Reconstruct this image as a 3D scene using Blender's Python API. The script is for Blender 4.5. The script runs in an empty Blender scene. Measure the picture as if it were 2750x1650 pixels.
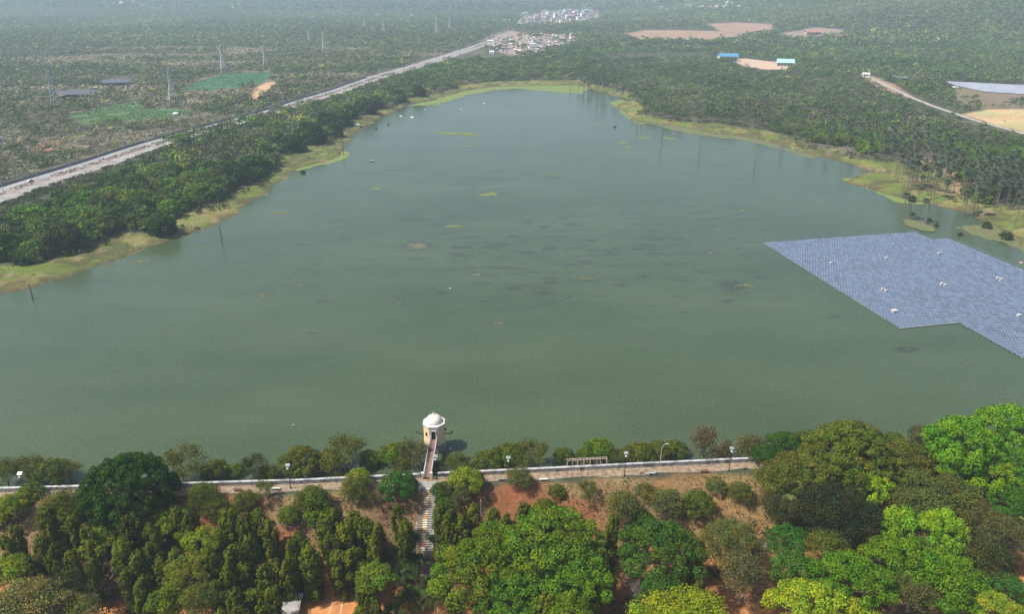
import bpy, math, random
import numpy as np
from mathutils import Vector, Matrix

# ------------------------------------------------------------------ camera, world, sun, exposure
SC = bpy.context.scene
COL = SC.collection
CAM_H = 110.0
FPX = 2000.0                       # focal length in pixels of a 2750 px wide frame
PITCH = math.atan(875.0 / FPX)
cd = bpy.data.cameras.new('camera')
cam = bpy.data.objects.new('camera', cd)
COL.objects.link(cam)
cam.location = (0, 0, CAM_H)
cam.rotation_euler = (math.pi / 2 - PITCH, 0, 0)
cd.sensor_fit = 'HORIZONTAL'
cd.sensor_width = 36
cd.lens = FPX / 2750 * 36
cd.clip_start = 1
cd.clip_end = 20000
SC.camera = cam

SUN_DIR = Vector((-0.62, -0.12, 0.92)).normalized()      # towards the sun
sun_el = math.asin(SUN_DIR.z)
sun_az = math.atan2(SUN_DIR.x, SUN_DIR.y)
W = bpy.data.worlds.new('World')
SC.world = W
W.use_nodes = True
wn = W.node_tree.nodes
wn.clear()
sky = wn.new('ShaderNodeTexSky')
sky.sky_type = 'NISHITA'
sky.sun_disc = False
sky.sun_elevation = sun_el
sky.sun_rotation = sun_az
sky.air_density = 1.0
sky.dust_density = 3.0
bg = wn.new('ShaderNodeBackground')
bg.inputs['Strength'].default_value = 0.105
wo = wn.new('ShaderNodeOutputWorld')
W.node_tree.links.new(sky.outputs[0], bg.inputs[0])
W.node_tree.links.new(bg.outputs[0], wo.inputs[0])
sl = bpy.data.lights.new('sun', 'SUN')
sl.energy = 5.0
sl.angle = math.radians(2.0)
sl.color = (1.0, 0.95, 0.87)
so = bpy.data.objects.new('sun', sl)
COL.objects.link(so)
so.rotation_euler = SUN_DIR.to_track_quat('Z', 'Y').to_euler()
so.location = (0, 0, 400)
SC.view_settings.view_transform = 'Standard'
SC.view_settings.look = 'None'
SC.view_settings.exposure = 0.45
SC.view_settings.gamma = 1.0
HAZE = 0.00019
SC.cycles.max_bounces = 6
SC.cycles.diffuse_bounces = 3
SC.cycles.glossy_bounces = 2
SC.cycles.transmission_bounces = 2
SC.cycles.transparent_max_bounces = 4
SC.cycles.volume_bounces = 1

# ------------------------------------------------------------------ helpers: tagging
def tag(o, label=None, cat=None, group=None, kind=None):
    if label: o['label'] = label
    if cat: o['category'] = cat
    if group: o['group'] = group
    if kind: o['kind'] = kind
    return o
def empty(name, loc=(0, 0, 0), rz=0.0, s=1.0):
    o = bpy.data.objects.new(name, None)
    o.empty_display_size = 0.5
    COL.objects.link(o)
    o.location = loc
    o.rotation_euler = (0, 0, rz)
    o.scale = (s, s, s) if not hasattr(s, '__len__') else s
    return o
def link(name, me, parent=None, loc=(0, 0, 0), rz=0.0):
    o = bpy.data.objects.new(name, me)
    COL.objects.link(o)
    if parent is not None: o.parent = parent
    o.location = loc
    o.rotation_euler = (0, 0, rz)
    return o

# ------------------------------------------------------------------ helpers: meshes
def mesh_np(name, V, F, mats, mi=None, col=None, colname='Col', smooth=False):
    """V (n,3), F (m,4) quads; optional material index and point colour."""
    me = bpy.data.meshes.new(name)
    V = np.ascontiguousarray(V, dtype=np.float32); F = np.ascontiguousarray(F, dtype=np.int32)
    k = F.shape[1]
    me.vertices.add(len(V)); me.vertices.foreach_set('co', V.ravel())
    me.loops.add(F.size); me.loops.foreach_set('vertex_index', F.ravel())
    me.polygons.add(len(F))
    me.polygons.foreach_set('loop_start', np.arange(0, F.size, k, dtype=np.int32))
    me.polygons.foreach_set('loop_total', np.full(len(F), k, dtype=np.int32))
    if mi is not None: me.polygons.foreach_set('material_index', np.asarray(mi, dtype=np.int32))
    if smooth: me.polygons.foreach_set('use_smooth', np.ones(len(F), dtype=bool))
    for m in (mats if isinstance(mats, (list, tuple)) else [mats]): me.materials.append(m)
    if col is not None:
        a = me.attributes.new(colname, 'FLOAT_COLOR', 'POINT')
        c = np.ones((len(V), 4), dtype=np.float32); c[:, :3] = col
        a.data.foreach_set('color', c.ravel())
    me.update(calc_edges=True)
    return me

class MB:
    """collects boxes, tubes and polygons into one mesh"""
    def __init__(s): s.v = []; s.f = []; s.m = []
    def add(s, vs, fs, m=0):
        b = len(s.v); s.v += [tuple(p) for p in vs]
        s.f += [tuple(b + i for i in f) for f in fs]; s.m += [m] * len(fs)
    def box(s, c, d, m=0, rz=0.0, tilt=0.0, taper=1.0):
        x, y, z = d[0] / 2, d[1] / 2, d[2] / 2
        R = Matrix.Rotation(rz, 3, 'Z') @ Matrix.Rotation(tilt, 3, 'X')
        vs = []
        for dz in (-z, z):
            t = 1.0 if dz < 0 else taper
            for dx, dy in ((-x, -y), (x, -y), (x, y), (-x, y)):
                vs.append(Vector(c) + R @ Vector((dx * t, dy * t, dz)))
        s.add(vs, [(3, 2, 1, 0), (4, 5, 6, 7), (0, 1, 5, 4), (1, 2, 6, 5), (2, 3, 7, 6), (3, 0, 4, 7)], m)
    def tube(s, pts, rads, n=6, m=0, cap=True):
        pts = [Vector(p) for p in pts]
        if not hasattr(rads, '__len__'): rads = [rads] * len(pts)
        rings = []
        for i, p in enumerate(pts):
            d = (pts[min(i + 1, len(pts) - 1)] - pts[max(i - 1, 0)])
            if d.length < 1e-6: d = Vector((0, 0, 1))
            d.normalize()
            a = d.orthogonal() if abs(d.z) < .98 else Vector((1, 0, 0))
            a = (a - d * a.dot(d)).normalized(); b = d.cross(a)
            rings.append([p + (a * math.cos(2 * math.pi * j / n) + b * math.sin(2 * math.pi * j / n)) * rads[i] for j in range(n)])
        vs = [q for r in rings for q in r]; fs = []
        for i in range(len(pts) - 1):
            for j in range(n):
                k = (j + 1) % n
                fs.append((i * n + j, i * n + k, (i + 1) * n + k, (i + 1) * n + j))
        if cap:
            fs.append(tuple(reversed(range(n)))); fs.append(tuple(range((len(pts) - 1) * n, len(pts) * n)))
        s.add(vs, fs, m)
    def lathe(s, prof, n, c=(0, 0, 0), m=0, off=0.0):
        vs = []; fs = []
        for r, z in prof:
            for j in range(n):
                a = 2 * math.pi * j / n + off
                vs.append((c[0] + r * math.cos(a), c[1] + r * math.sin(a), c[2] + z))
        for i in range(len(prof) - 1):
            for j in range(n):
                k = (j + 1) % n
                fs.append((i * n + j, i * n + k, (i + 1) * n + k, (i + 1) * n + j))
        fs.append(tuple(reversed(range(n)))); fs.append(tuple(range((len(prof) - 1) * n, len(prof) * n)))
        s.add(vs, fs, m)
    def mesh(s, name, mats, smooth=False):
        me = bpy.data.meshes.new(name)
        me.from_pydata(s.v, [], s.f)
        for m in (mats if isinstance(mats, (list, tuple)) else [mats]): me.materials.append(m)
        for p, i in zip(me.polygons, s.m):
            p.material_index = i; p.use_smooth = smooth
        me.update()
        return me
    def build(s, name, mats, parent=None, loc=(0, 0, 0), rz=0.0, smooth=False):
        return link(name, s.mesh(name, mats, smooth), parent, loc, rz)

# ------------------------------------------------------------------ helpers: materials
def new_mat(name):
    m = bpy.data.materials.new(name); m.use_nodes = True
    nt = m.node_tree; b = nt.nodes.get('Principled BSDF')
    return m, nt, b
def noise_mat(name, c1, c2, scale=2.0, rough=0.8, detail=5, bump=0.0, metallic=0.0, spec=0.3, sharp=(0.35, 0.65), scl=(1, 1, 1)):
    m, nt, b = new_mat(name)
    tc = nt.nodes.new('ShaderNodeTexCoord'); mp = nt.nodes.new('ShaderNodeMapping')
    mp.inputs['Scale'].default_value = scl
    n = nt.nodes.new('ShaderNodeTexNoise'); n.inputs['Scale'].default_value = scale; n.inputs['Detail'].default_value = detail
    r = nt.nodes.new('ShaderNodeMapRange'); r.inputs[1].default_value = sharp[0]; r.inputs[2].default_value = sharp[1]
    x = nt.nodes.new('ShaderNodeMix'); x.data_type = 'RGBA'
    x.inputs[6].default_value = (*c1, 1); x.inputs[7].default_value = (*c2, 1)
    L = nt.links.new
    L(tc.outputs['Object'], mp.inputs[0]); L(mp.outputs[0], n.inputs['Vector']); L(n.outputs[0], r.inputs[0])
    L(r.outputs[0], x.inputs[0]); L(x.outputs[2], b.inputs['Base Color'])
    b.inputs['Roughness'].default_value = rough; b.inputs['Metallic'].default_value = metallic
    b.inputs['Specular IOR Level'].default_value = spec
    if bump:
        bp = nt.nodes.new('ShaderNodeBump'); bp.inputs['Strength'].default_value = bump; bp.inputs['Distance'].default_value = 0.05
        L(n.outputs[0], bp.inputs['Height']); L(bp.outputs[0], b.inputs['Normal'])
    return m
def leaf_mat(name, vertex=False, trans=0.20, rough=0.7, spec=0.04):
    """leaf colour = object colour (or vertex colour) with leaf to leaf variation"""
    m, nt, b = new_mat(name)
    L = nt.links.new
    at = nt.nodes.new('ShaderNodeAttribute'); at.attribute_name = 'Col'
    if vertex: base = at.outputs['Color']
    else:
        oi = nt.nodes.new('ShaderNodeObjectInfo')
        mx = nt.nodes.new('ShaderNodeMix'); mx.data_type = 'RGBA'; mx.blend_type = 'MULTIPLY'; mx.inputs[0].default_value = 1
        L(oi.outputs['Color'], mx.inputs[6]); L(at.outputs['Color'], mx.inputs[7]); base = mx.outputs[2]
    L(base, b.inputs['Base Color'])
    b.inputs['Roughness'].default_value = rough; b.inputs['Specular IOR Level'].default_value = spec
    tr = nt.nodes.new('ShaderNodeBsdfTranslucent'); L(base, tr.inputs[0])
    ms = nt.nodes.new('ShaderNodeMixShader'); ms.inputs[0].default_value = trans
    out = nt.nodes['Material Output']
    L(b.outputs[0], ms.inputs[1]); L(tr.outputs[0], ms.inputs[2]); L(ms.outputs[0], out.inputs[0])
    return m
LEAF = leaf_mat('leaves')
LEAFV = leaf_mat('forest_leaves', True)
BARK = noise_mat('bark', (.10, .075, .055), (.20, .16, .12), 3)
BARKP = noise_mat('pale_bark', (.22, .19, .16), (.34, .30, .26), 3)
WHITE = noise_mat('white_paint', (.46, .44, .41), (.62, .60, .57), 1.2, .6)
CREAM = noise_mat('cream_dome', (.66, .57, .49), (.76, .68, .60), .8, .6)
YELLOW = noise_mat('ochre_wall', (.80, .53, .28), (.88, .65, .40), .7, .75)
STONE = noise_mat('stone', (.20, .18, .15), (.34, .31, .27), 2.5, .85, bump=.3)
WALLM = noise_mat('weathered_wall', (.12, .115, .11), (.40, .395, .38), .8, .8, 8, sharp=(.36, .54))
WALLTOP = noise_mat('grimy_coping', (.17, .165, .16), (.42, .41, .40), .7, .8, 8, sharp=(.36, .56))
DARK = noise_mat('dark_opening', (.012, .010, .014), (.02, .018, .02), 2)
IRON = noise_mat('black_iron', (.015, .015, .018), (.03, .03, .034), 3, .5)
STEEL = noise_mat('pale_steel', (.34, .37, .40), (.44, .46, .48), 3, .45, metallic=.2)
RAILM = noise_mat('railing_paint', (.36, .37, .48), (.62, .62, .70), 2, .5)
DECKM = noise_mat('deck_slabs', (.17, .10, .075), (.26, .165, .12), 2.2, .85)
GREENP = noise_mat('pale_green_paint', (.35, .50, .42), (.45, .58, .50), 2, .5)
LAMPW = noise_mat('lamp_panel', (.20, .22, .23), (.28, .30, .31), 2, .3)
CONC = noise_mat('concrete', (.34, .31, .27), (.46, .42, .37), 2, .85)
RUST = noise_mat('rusty_wood', (.16, .085, .05), (.30, .20, .14), 2, .9)

# ------------------------------------------------------------------ numbers: noise, projection, polygons
def vnoise(x, y, scale, seed=0, octaves=3):
    x = np.asarray(x, dtype=np.float64) / scale; y = np.asarray(y, dtype=np.float64) / scale
    tot = np.zeros(np.broadcast(x, y).shape); amp = 1.0; norm = 0
    for o in range(octaves):
        xi = np.floor(x).astype(np.int64); yi = np.floor(y).astype(np.int64)
        fx = x - xi; fy = y - yi; fx = fx * fx * (3 - 2 * fx); fy = fy * fy * (3 - 2 * fy)
        def h(a, b):
            n = (a * 374761393 + b * 668265263 + (seed + o) * 2147483647) & 0xffffffff
            n = ((n ^ (n >> 13)) * 1274126177) & 0xffffffff
            return ((n ^ (n >> 16)) & 0xffff) / 65535.0
        v = (h(xi, yi) * (1 - fx) + h(xi + 1, yi) * fx) * (1 - fy) + (h(xi, yi + 1) * (1 - fx) + h(xi + 1, yi + 1) * fx) * fy
        tot += v * amp; norm += amp; amp *= .5; x = x * 2.03 + 17.1; y = y * 2.03 + 5.3
    return tot / norm
def smooth(a, b, x):
    t = np.clip((x - a) / (b - a), 0, 1); return t * t * (3 - 2 * t)
OV = 2750 / 2473.0
def ray(px, py):
    u = (px - 1375) / FPX; v = -(py - 825) / FPX
    return u, math.cos(PITCH) + v * math.sin(PITCH), -math.sin(PITCH) + v * math.cos(PITCH)
def P(px, py, z=0.0):
    a, b, c = ray(px, py); t = (z - CAM_H) / c
    return (a * t, b * t)
def Q(px, py, z=0.0): return P(px * OV, py * OV, z)      # coordinates read off a 2473 px wide view
def poly(pts, z=0.0): return np.array([Q(x, y, z) for x, y in pts])
def sdist(x, y, pg):
    """signed distance to a polygon, positive inside"""
    x = np.asarray(x, dtype=np.float64); y = np.asarray(y, dtype=np.float64)
    d = np.full(x.shape, 1e18); ins = np.zeros(x.shape, dtype=bool)
    n = len(pg)
    for i in range(n):
        ax, ay = pg[i]; bx, by = pg[(i + 1) % n]
        ex, ey = bx - ax, by - ay
        t = np.clip(((x - ax) * ex + (y - ay) * ey) / (ex * ex + ey * ey + 1e-12), 0, 1)
        dd = (x - ax - t * ex) ** 2 + (y - ay - t * ey) ** 2
        d = np.minimum(d, dd)
        c = ((ay > y) != (by > y)) & (x < ex * (y - ay) / ((ey if abs(ey) > 1e-12 else 1e-12)) + ax)
        ins ^= c
    d = np.sqrt(d)
    return np.where(ins, d, -d)
def linedist(x, y, pl):
    x = np.asarray(x, dtype=np.float64); y = np.asarray(y, dtype=np.float64)
    d = np.full(x.shape, 1e18)
    for i in range(len(pl) - 1):
        ax, ay = pl[i]; ex, ey = pl[i + 1][0] - ax, pl[i + 1][1] - ay
        t = np.clip(((x - ax) * ex + (y - ay) * ey) / (ex * ex + ey * ey), 0, 1)
        d = np.minimum(d, (x - ax - t * ex) ** 2 + (y - ay - t * ey) ** 2)
    return np.sqrt(d)

# lake outline (water's edge) and the line where the trees begin
LAKE_L = [(-260, 830), (-120, 760), (0, 712), (60, 698), (110, 680), (200, 650), (300, 626), (360, 598), (440, 572), (520, 550), (570, 520),
          (600, 498), (640, 470), (655, 448), (700, 425), (722, 408), (800, 388), (825, 372), (838, 345), (880, 310), (925, 282), (985, 250), (1060, 238), (1110, 222),
          (1180, 211), (1240, 208), (1300, 207), (1400, 207)]
LAKE_R = [(1425, 214), (1460, 226), (1500, 236), (1520, 244), (1490, 254), (1500, 268), (1530, 292), (1580, 300), (1640, 306), (1720, 322), (1800, 330), (1870, 346), (1930, 366),
          (1985, 378), (2060, 398), (2110, 415), (2060, 432), (2040, 440), (2110, 462), (2160, 478), (2230, 488), (2290, 505), (2330, 512), (2360, 525), (2390, 545),
          (2440, 575), (2500, 610), (2640, 690), (2850, 800), (3150, 1000)]
LAKE = np.vstack([poly(LAKE_L), poly(LAKE_R), np.array([[230, 140.], [-330, 100.]])])
OPEN_L = [(-260, 760), (-100, 690), (0, 655), (120, 640), (210, 615), (280, 575), (420, 572), (428, 538), (470, 520), (530, 505), (545, 480), (600, 462), (640, 436),
          (665, 405), (690, 375), (735, 372), (760, 350), (812, 345), (830, 315), (850, 292), (905, 275), (950, 262), (985, 243), (1050, 232), (1090, 220), (1120, 208),
          (1180, 201), (1400, 196)]
OPEN_R = [(1425, 205), (1470, 215), (1510, 226), (1545, 250), (1555, 280), (1620, 296), (1700, 302), (1800, 312), (1920, 336), (1945, 360), (2010, 366), (2060, 388),
          (2130, 398), (2170, 385), (2215, 378), (2260, 400), (2300, 430), (2320, 470), (2345, 500), (2400, 505), (2473, 505), (2600, 560), (2850, 700), (3200, 900)]
OPEN = np.vstack([poly(OPEN_L), poly(OPEN_R), np.array([[260, 120.], [-360, 80.]])])
# dam parapet line
DAMP = [P(0, 1322, 4.3), P(470, 1309, 4.3), P(800, 1300, 4.3), P(1180, 1281, 4.3), P(1400, 1271, 4.3), P(1700, 1256, 4.3), P(2030, 1240, 4.3)]
DS = (DAMP[-1][1] - DAMP[0][1]) / (DAMP[-1][0] - DAMP[0][0])
DX = np.array([-600] + [p[0] for p in DAMP] + [600]); DY = np.array([DAMP[0][1] - DS * (600 + DAMP[0][0])] + [p[1] for p in DAMP] + [DAMP[-1][1] + DS * (600 - DAMP[-1][0])])
def ydam(x): return np.interp(x, DX, DY)
CREST = 4.3; TOE = -8.0; LAND = 2.0
def zt(x, y):
    x = np.asarray(x, dtype=np.float64); y = np.asarray(y, dtype=np.float64)
    s = sdist(x, y, LAKE) + (vnoise(x, y, 16, 3) - .5) * 9 + (vnoise(x, y, 5, 13, 2) - .5) * 3
    land = np.where(s > 0, -np.minimum(s * .16, 2.5), np.minimum(-s * .14, LAND))
    far = np.hypot(x * .6, y)
    hill = smooth(2600, 6200, far) * (110 + 110 * vnoise(x, y, 1500, 9, 3))
    rh = np.exp(-((x - 1500) / 620) ** 2 - ((y - 2500) / 900) ** 2) * 210 * (.75 + .5 * vnoise(x, y, 260, 21, 4))
    lh = np.exp(-((x + 2300) / 900) ** 2 - ((y - 4200) / 900) ** 2) * 110
    land = land + hill + rh * smooth(1000, 1700, y) + lh
    d = y - ydam(x)
    dam = np.where(d > .6, CREST - (d - .6) * .95, np.where(d > -4.6, CREST, np.maximum(CREST + (d + 4.6) * .62, TOE)))
    dam = dam + np.where(d < -6, (vnoise(x, y, 5, 31, 3) - .5) * .7, 0)
    return np.where(d > .6, np.maximum(dam, land), dam)
def G(px, py, ov=True):
    """ground point seen at a pixel, with its height"""
    if ov: px, py = px * OV, py * OV
    a, b, c = ray(px, py)
    t = 60 * (9000 / 60.) ** (np.arange(900) / 899.)
    z = CAM_H + c * t; g = zt(a * t, b * t)
    i = int(np.argmax(z < g)) if (z < g).any() else 899
    if i > 0:
        d0 = z[i - 1] - g[i - 1]; d1 = z[i] - g[i]; k = d0 / (d0 - d1 + 1e-9) if d0 > 0 else 0
        tt = t[i - 1] + (t[i] - t[i - 1]) * min(max(k, 0), 1)
    else: tt = t[0]
    x, y = a * tt, b * tt
    return (x, y, float(zt(x, y)))

# ------------------------------------------------------------------ areas (all read off the photograph, turned into ground polygons)
def gp(pts): return poly(pts, LAND)
HWY = gp([(-330, 590), (-120, 520), (0, 468), (120, 430), (240, 393), (360, 352), (500, 312), (600, 285), (660, 270), (740, 243), (820, 219), (900, 190), (960, 172), (1010, 158), (1080, 136), (1150, 112), (1200, 92), (1245, 78)])
RROAD = gp([(2080, 178), (2110, 192), (2160, 215), (2200, 235), (2250, 255), (2300, 272), (2360, 292), (2420, 308), (2473, 322), (2620, 365), (2900, 450)])
A = {
    'field1': gp([(165, 282), (230, 262), (320, 243), (345, 262), (430, 262), (480, 272), (410, 292), (330, 296), (220, 303)]),
    'field2': gp([(438, 218), (470, 200), (520, 184), (580, 174), (660, 176), (640, 196), (560, 212), (520, 217)]),
    'dry1': gp([(400, 232), (440, 224), (560, 220), (560, 228), (440, 240), (400, 252)]),
    'track': gp([(605, 238), (612, 216), (640, 200), (668, 195), (664, 206), (640, 222), (618, 242)]),
    'sand': gp([(2325, 276), (2380, 264), (2480, 262), (2700, 280), (2700, 380), (2473, 318), (2400, 300)]),
    'net1': gp([(130, 224), (175, 214), (262, 218), (225, 230), (190, 238), (135, 236)]),
    'shade2': gp([(240, 200), (285, 188), (325, 192), (320, 204), (285, 206)]),
    'pans': gp([(2275, 196), (2473, 206), (2600, 215), (2600, 246), (2473, 228), (2380, 222), (2320, 210)]),
    'clear1': gp([(1500, 84), (1560, 76), (1660, 79), (1770, 84), (1800, 92), (1700, 100), (1540, 96)]),
    'clear2': gp([(1530, 110), (1640, 108), (1760, 112), (1700, 120), (1560, 122)]),
    'clear3': gp([(1700, 68), (1780, 69), (1860, 76), (1870, 84), (1780, 92), (1740, 82)]),
    'clear4': gp([(1860, 92), (1960, 84), (2040, 90), (2030, 100), (1900, 104)]),
    'yard': gp([(1770, 143), (1800, 141), (1850, 147), (1920, 152), (1900, 166), (1850, 168), (1790, 158)]),
    'vill1': gp([(1165, 108), (1190, 88), (1230, 74), (1260, 78), (1340, 84), (1400, 92), (1400, 108), (1330, 120), (1300, 134), (1230, 132), (1190, 120)]),
    'vill2': gp([(1240, 66), (1262, 40), (1300, 34), (1400, 22), (1445, 18), (1450, 50), (1400, 62), (1300, 62)]),
    'red1': gp([(95, 345), (135, 343), (130, 362), (95, 362)]),
    'path1': gp([(2210, 372), (2260, 388), (2300, 405), (2318, 430), (2316, 468), (2304, 470), (2302, 436), (2280, 412), (2215, 388)]),
    'brown1': gp([(2310, 210), (2473, 228), (2600, 250), (2600, 290), (2473, 264), (2340, 262), (2300, 240)]),
    'bareR': gp([(2060, 190), (2110, 182), (2165, 205), (2200, 232), (2190, 236), (2120, 215)]),
}
def inside(x, y, k, m=0.0): return sdist(x, y, A[k]) > m
def blocked(x, y, h=0.0):
    if np.any(h):
        oc = h * y / CAM_H; r_ = np.hypot(x, y); far = np.zeros(np.shape(x), bool)
        for q in (.25, .5, .75, 1.0): far = far | blocked(x * (1 + oc * q / r_), y * (1 + oc * q / r_))
        far = far & ~((y > 480) & (y < 720) & (linedist(x, y, HWY) < 90)); return blocked(x, y) | far
    hd = linedist(x, y, HWY)
    b = hd < np.where((y > 530) & (y < 720), 11, 15)
    b |= (x > np.interp(y, HWY[:, 1], HWY[:, 0])) & (hd < np.where(y < 530, 29, np.where(y < 720, 8, 15)))
    b |= linedist(x, y, RROAD) < 6.5
    for k in ('field1', 'field2', 'sand', 'net1', 'shade2', 'pans', 'clear1', 'clear3', 'yard', 'track', 'red1', 'path1'): b |= inside(x, y, k, -1)
    return b

# ------------------------------------------------------------------ ground
def steps_arr(lo, hi, f):
    a = [lo]
    while a[-1] < hi: a.append(a[-1] + f(a[-1]))
    return np.array(a)
ys = steps_arr(60, 8200, lambda y: max(1.6, .0065 * y))
xp = steps_arr(0, 5600, lambda x: max(2.0, .0105 * x))
xs = np.concatenate([-xp[:0:-1], xp])
GX, GY = np.meshgrid(xs, ys)
fx, fy = GX.ravel(), GY.ravel()
GZ = zt(fx, fy)
nx, ny = len(xs), len(ys)
ii = (np.arange(ny - 1)[:, None] * nx + np.arange(nx - 1)[None, :]).ravel()
F = np.stack([ii, ii + 1, ii + nx + 1, ii + nx], 1)
def mixc(c, k, m):
    m = np.asarray(m)[:, None]; return c * (1 - m) + np.array(k)[None, :] * m
sL = sdist(fx, fy, LAKE) + (vnoise(fx, fy, 16, 3) - .5) * 9 + (vnoise(fx, fy, 5, 13, 2) - .5) * 3; sO = sdist(fx, fy, OPEN)
n1 = vnoise(fx, fy, 60, 5, 4); n2 = vnoise(fx, fy, 12, 6, 4); n3 = vnoise(fx, fy, 5, 7, 3)
c = np.zeros((len(fx), 3)) + np.array([.058, .062, .034])
c = mixc(c, (.13, .10, .07), smooth(.45, .75, n1) * .7)
c = mixc(c, (.11, .125, .05), smooth(.5, .75, n2) * .5)
left = smooth(-20, 30, linedist(fx, fy, HWY)) * (fx < np.interp(fy, HWY[:, 1], HWY[:, 0]))
c = mixc(c, (.16, .14, .105), left * .4 * smooth(.3, .65, n2))
c = mixc(c, (.17, .145, .10), left * .5 * smooth(.52, .62, vnoise(fx, fy * 2.2, 120, 15, 3)))
c = mixc(c, (.045, .06, .035), smooth(2200, 3200, fy) * .8)
# grassy bank
bank = smooth(-3, 2, sO) * smooth(-60, -40, sL)
grass = np.zeros_like(c) + np.array([.105, .135, .028])
grass = mixc(grass, (.19, .17, .06), smooth(.45, .7, n2))
grass = mixc(grass, (.075, .12, .022), smooth(.55, .75, n1 * .4 + n3 * .6))
grass = mixc(grass, (.07, .065, .03), smooth(.46, .6, vnoise(fx, fy, 9, 77, 3)) * .75)
grass = mixc(grass, (.085, .065, .035), smooth(-5, -.5, sL) * .8)
grass = mixc(grass, (.30, .20, .13), smooth(.66, .74, n3) * .5)
c = c * (1 - bank[:, None]) + grass * bank[:, None]
c = mixc(c, (.05, .06, .035), smooth(.0, 3, sL))
def area(k, colr, soft=2.0, amt=1.0):
    global c
    c = mixc(c, colr, smooth(-soft, soft, sdist(fx, fy, A[k])) * amt)
area('field1', (.075, .135, .05)); area('field2', (.05, .13, .06)); area('dry1', (.22, .17, .10), 4)
area('track', (.42, .27, .16)); area('sand', (.42, .31, .17), 3); area('clear1', (.28, .19, .13), 8); area('clear2', (.24, .20, .15), 8, .6)
area('clear3', (.28, .18, .13), 8); area('clear4', (.30, .22, .18), 6, .7); area('yard', (.44, .32, .24), 3); area('vill1', (.30, .22, .18), 10, .8); area('vill2', (.30, .24, .20), 14, .8)
area('red1', (.35, .13, .07)); area('path1', (.34, .21, .12)); area('brown1', (.20, .15, .10), 5, .7); area('bareR', (.34, .22, .15), 4, .8)
sand = smooth(-3, 3, sdist(fx, fy, A['sand']))
c = mixc(c, (.30, .30, .13), sand * smooth(.45, .6, n1) * .8)
c = mixc(c, (.42, .18, .10), sand * smooth(.5, .62, n2) * .35)
# downstream face of the dam: red soil with dry grass
dd = fy - ydam(fx)
soil = np.zeros_like(c) + np.array([.20, .082, .036])
soil = mixc(soil, (.17, .115, .055), smooth(.42, .6, n2))
soil = mixc(soil, (.21, .15, .06), smooth(5, 60, fx) * .75)
soil = mixc(soil, (.10, .05, .035), smooth(.62, .75, n3) * .5)
soil = mixc(soil, (.42, .18, .06), smooth(-16, -22, dd) * .8 * smooth(.35, .5, n2))
fm = smooth(-3.9, -4.3, dd)
c = c * (1 - fm[:, None]) + soil * fm[:, None]
c = mixc(c, (.16, .13, .07), smooth(.5, 1.2, dd) * smooth(9, 5, dd))
m, nt, b = new_mat('ground_soil')
L = nt.links.new
at = nt.nodes.new('ShaderNodeAttribute'); at.attribute_name = 'Col'
tc = nt.nodes.new('ShaderNodeTexCoord')
mul = None
prev = at.outputs['Color']
for sc_, lo, hi in ((1.6, .55, 1.45), (.35, .75, 1.25), (.02, .85, 1.15)):
    n = nt.nodes.new('ShaderNodeTexNoise'); n.inputs['Scale'].default_value = sc_; n.inputs['Detail'].default_value = 6; n.inputs['Roughness'].default_value = .7
    L(tc.outputs['Object'], n.inputs['Vector'])
    r = nt.nodes.new('ShaderNodeMapRange'); r.inputs[1].default_value = .3; r.inputs[2].default_value = .7; r.inputs[3].default_value = lo; r.inputs[4].default_value = hi
    L(n.outputs[0], r.inputs[0])
    x = nt.nodes.new('ShaderNodeVectorMath'); x.operation = 'SCALE'
    L(prev, x.inputs[0]); L(r.outputs[0], x.inputs['Scale']); prev = x.outputs[0]
L(prev, b.inputs['Base Color']); b.inputs['Roughness'].default_value = .95; b.inputs['Specular IOR Level'].default_value = .1
GROUND = m
g = link('ground', mesh_np('ground', np.stack([fx, fy, GZ], 1), F, GROUND, col=c, smooth=True))
tag(g, 'land around the lake with grassy banks and red soil slope', 'ground', kind='structure')

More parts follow.
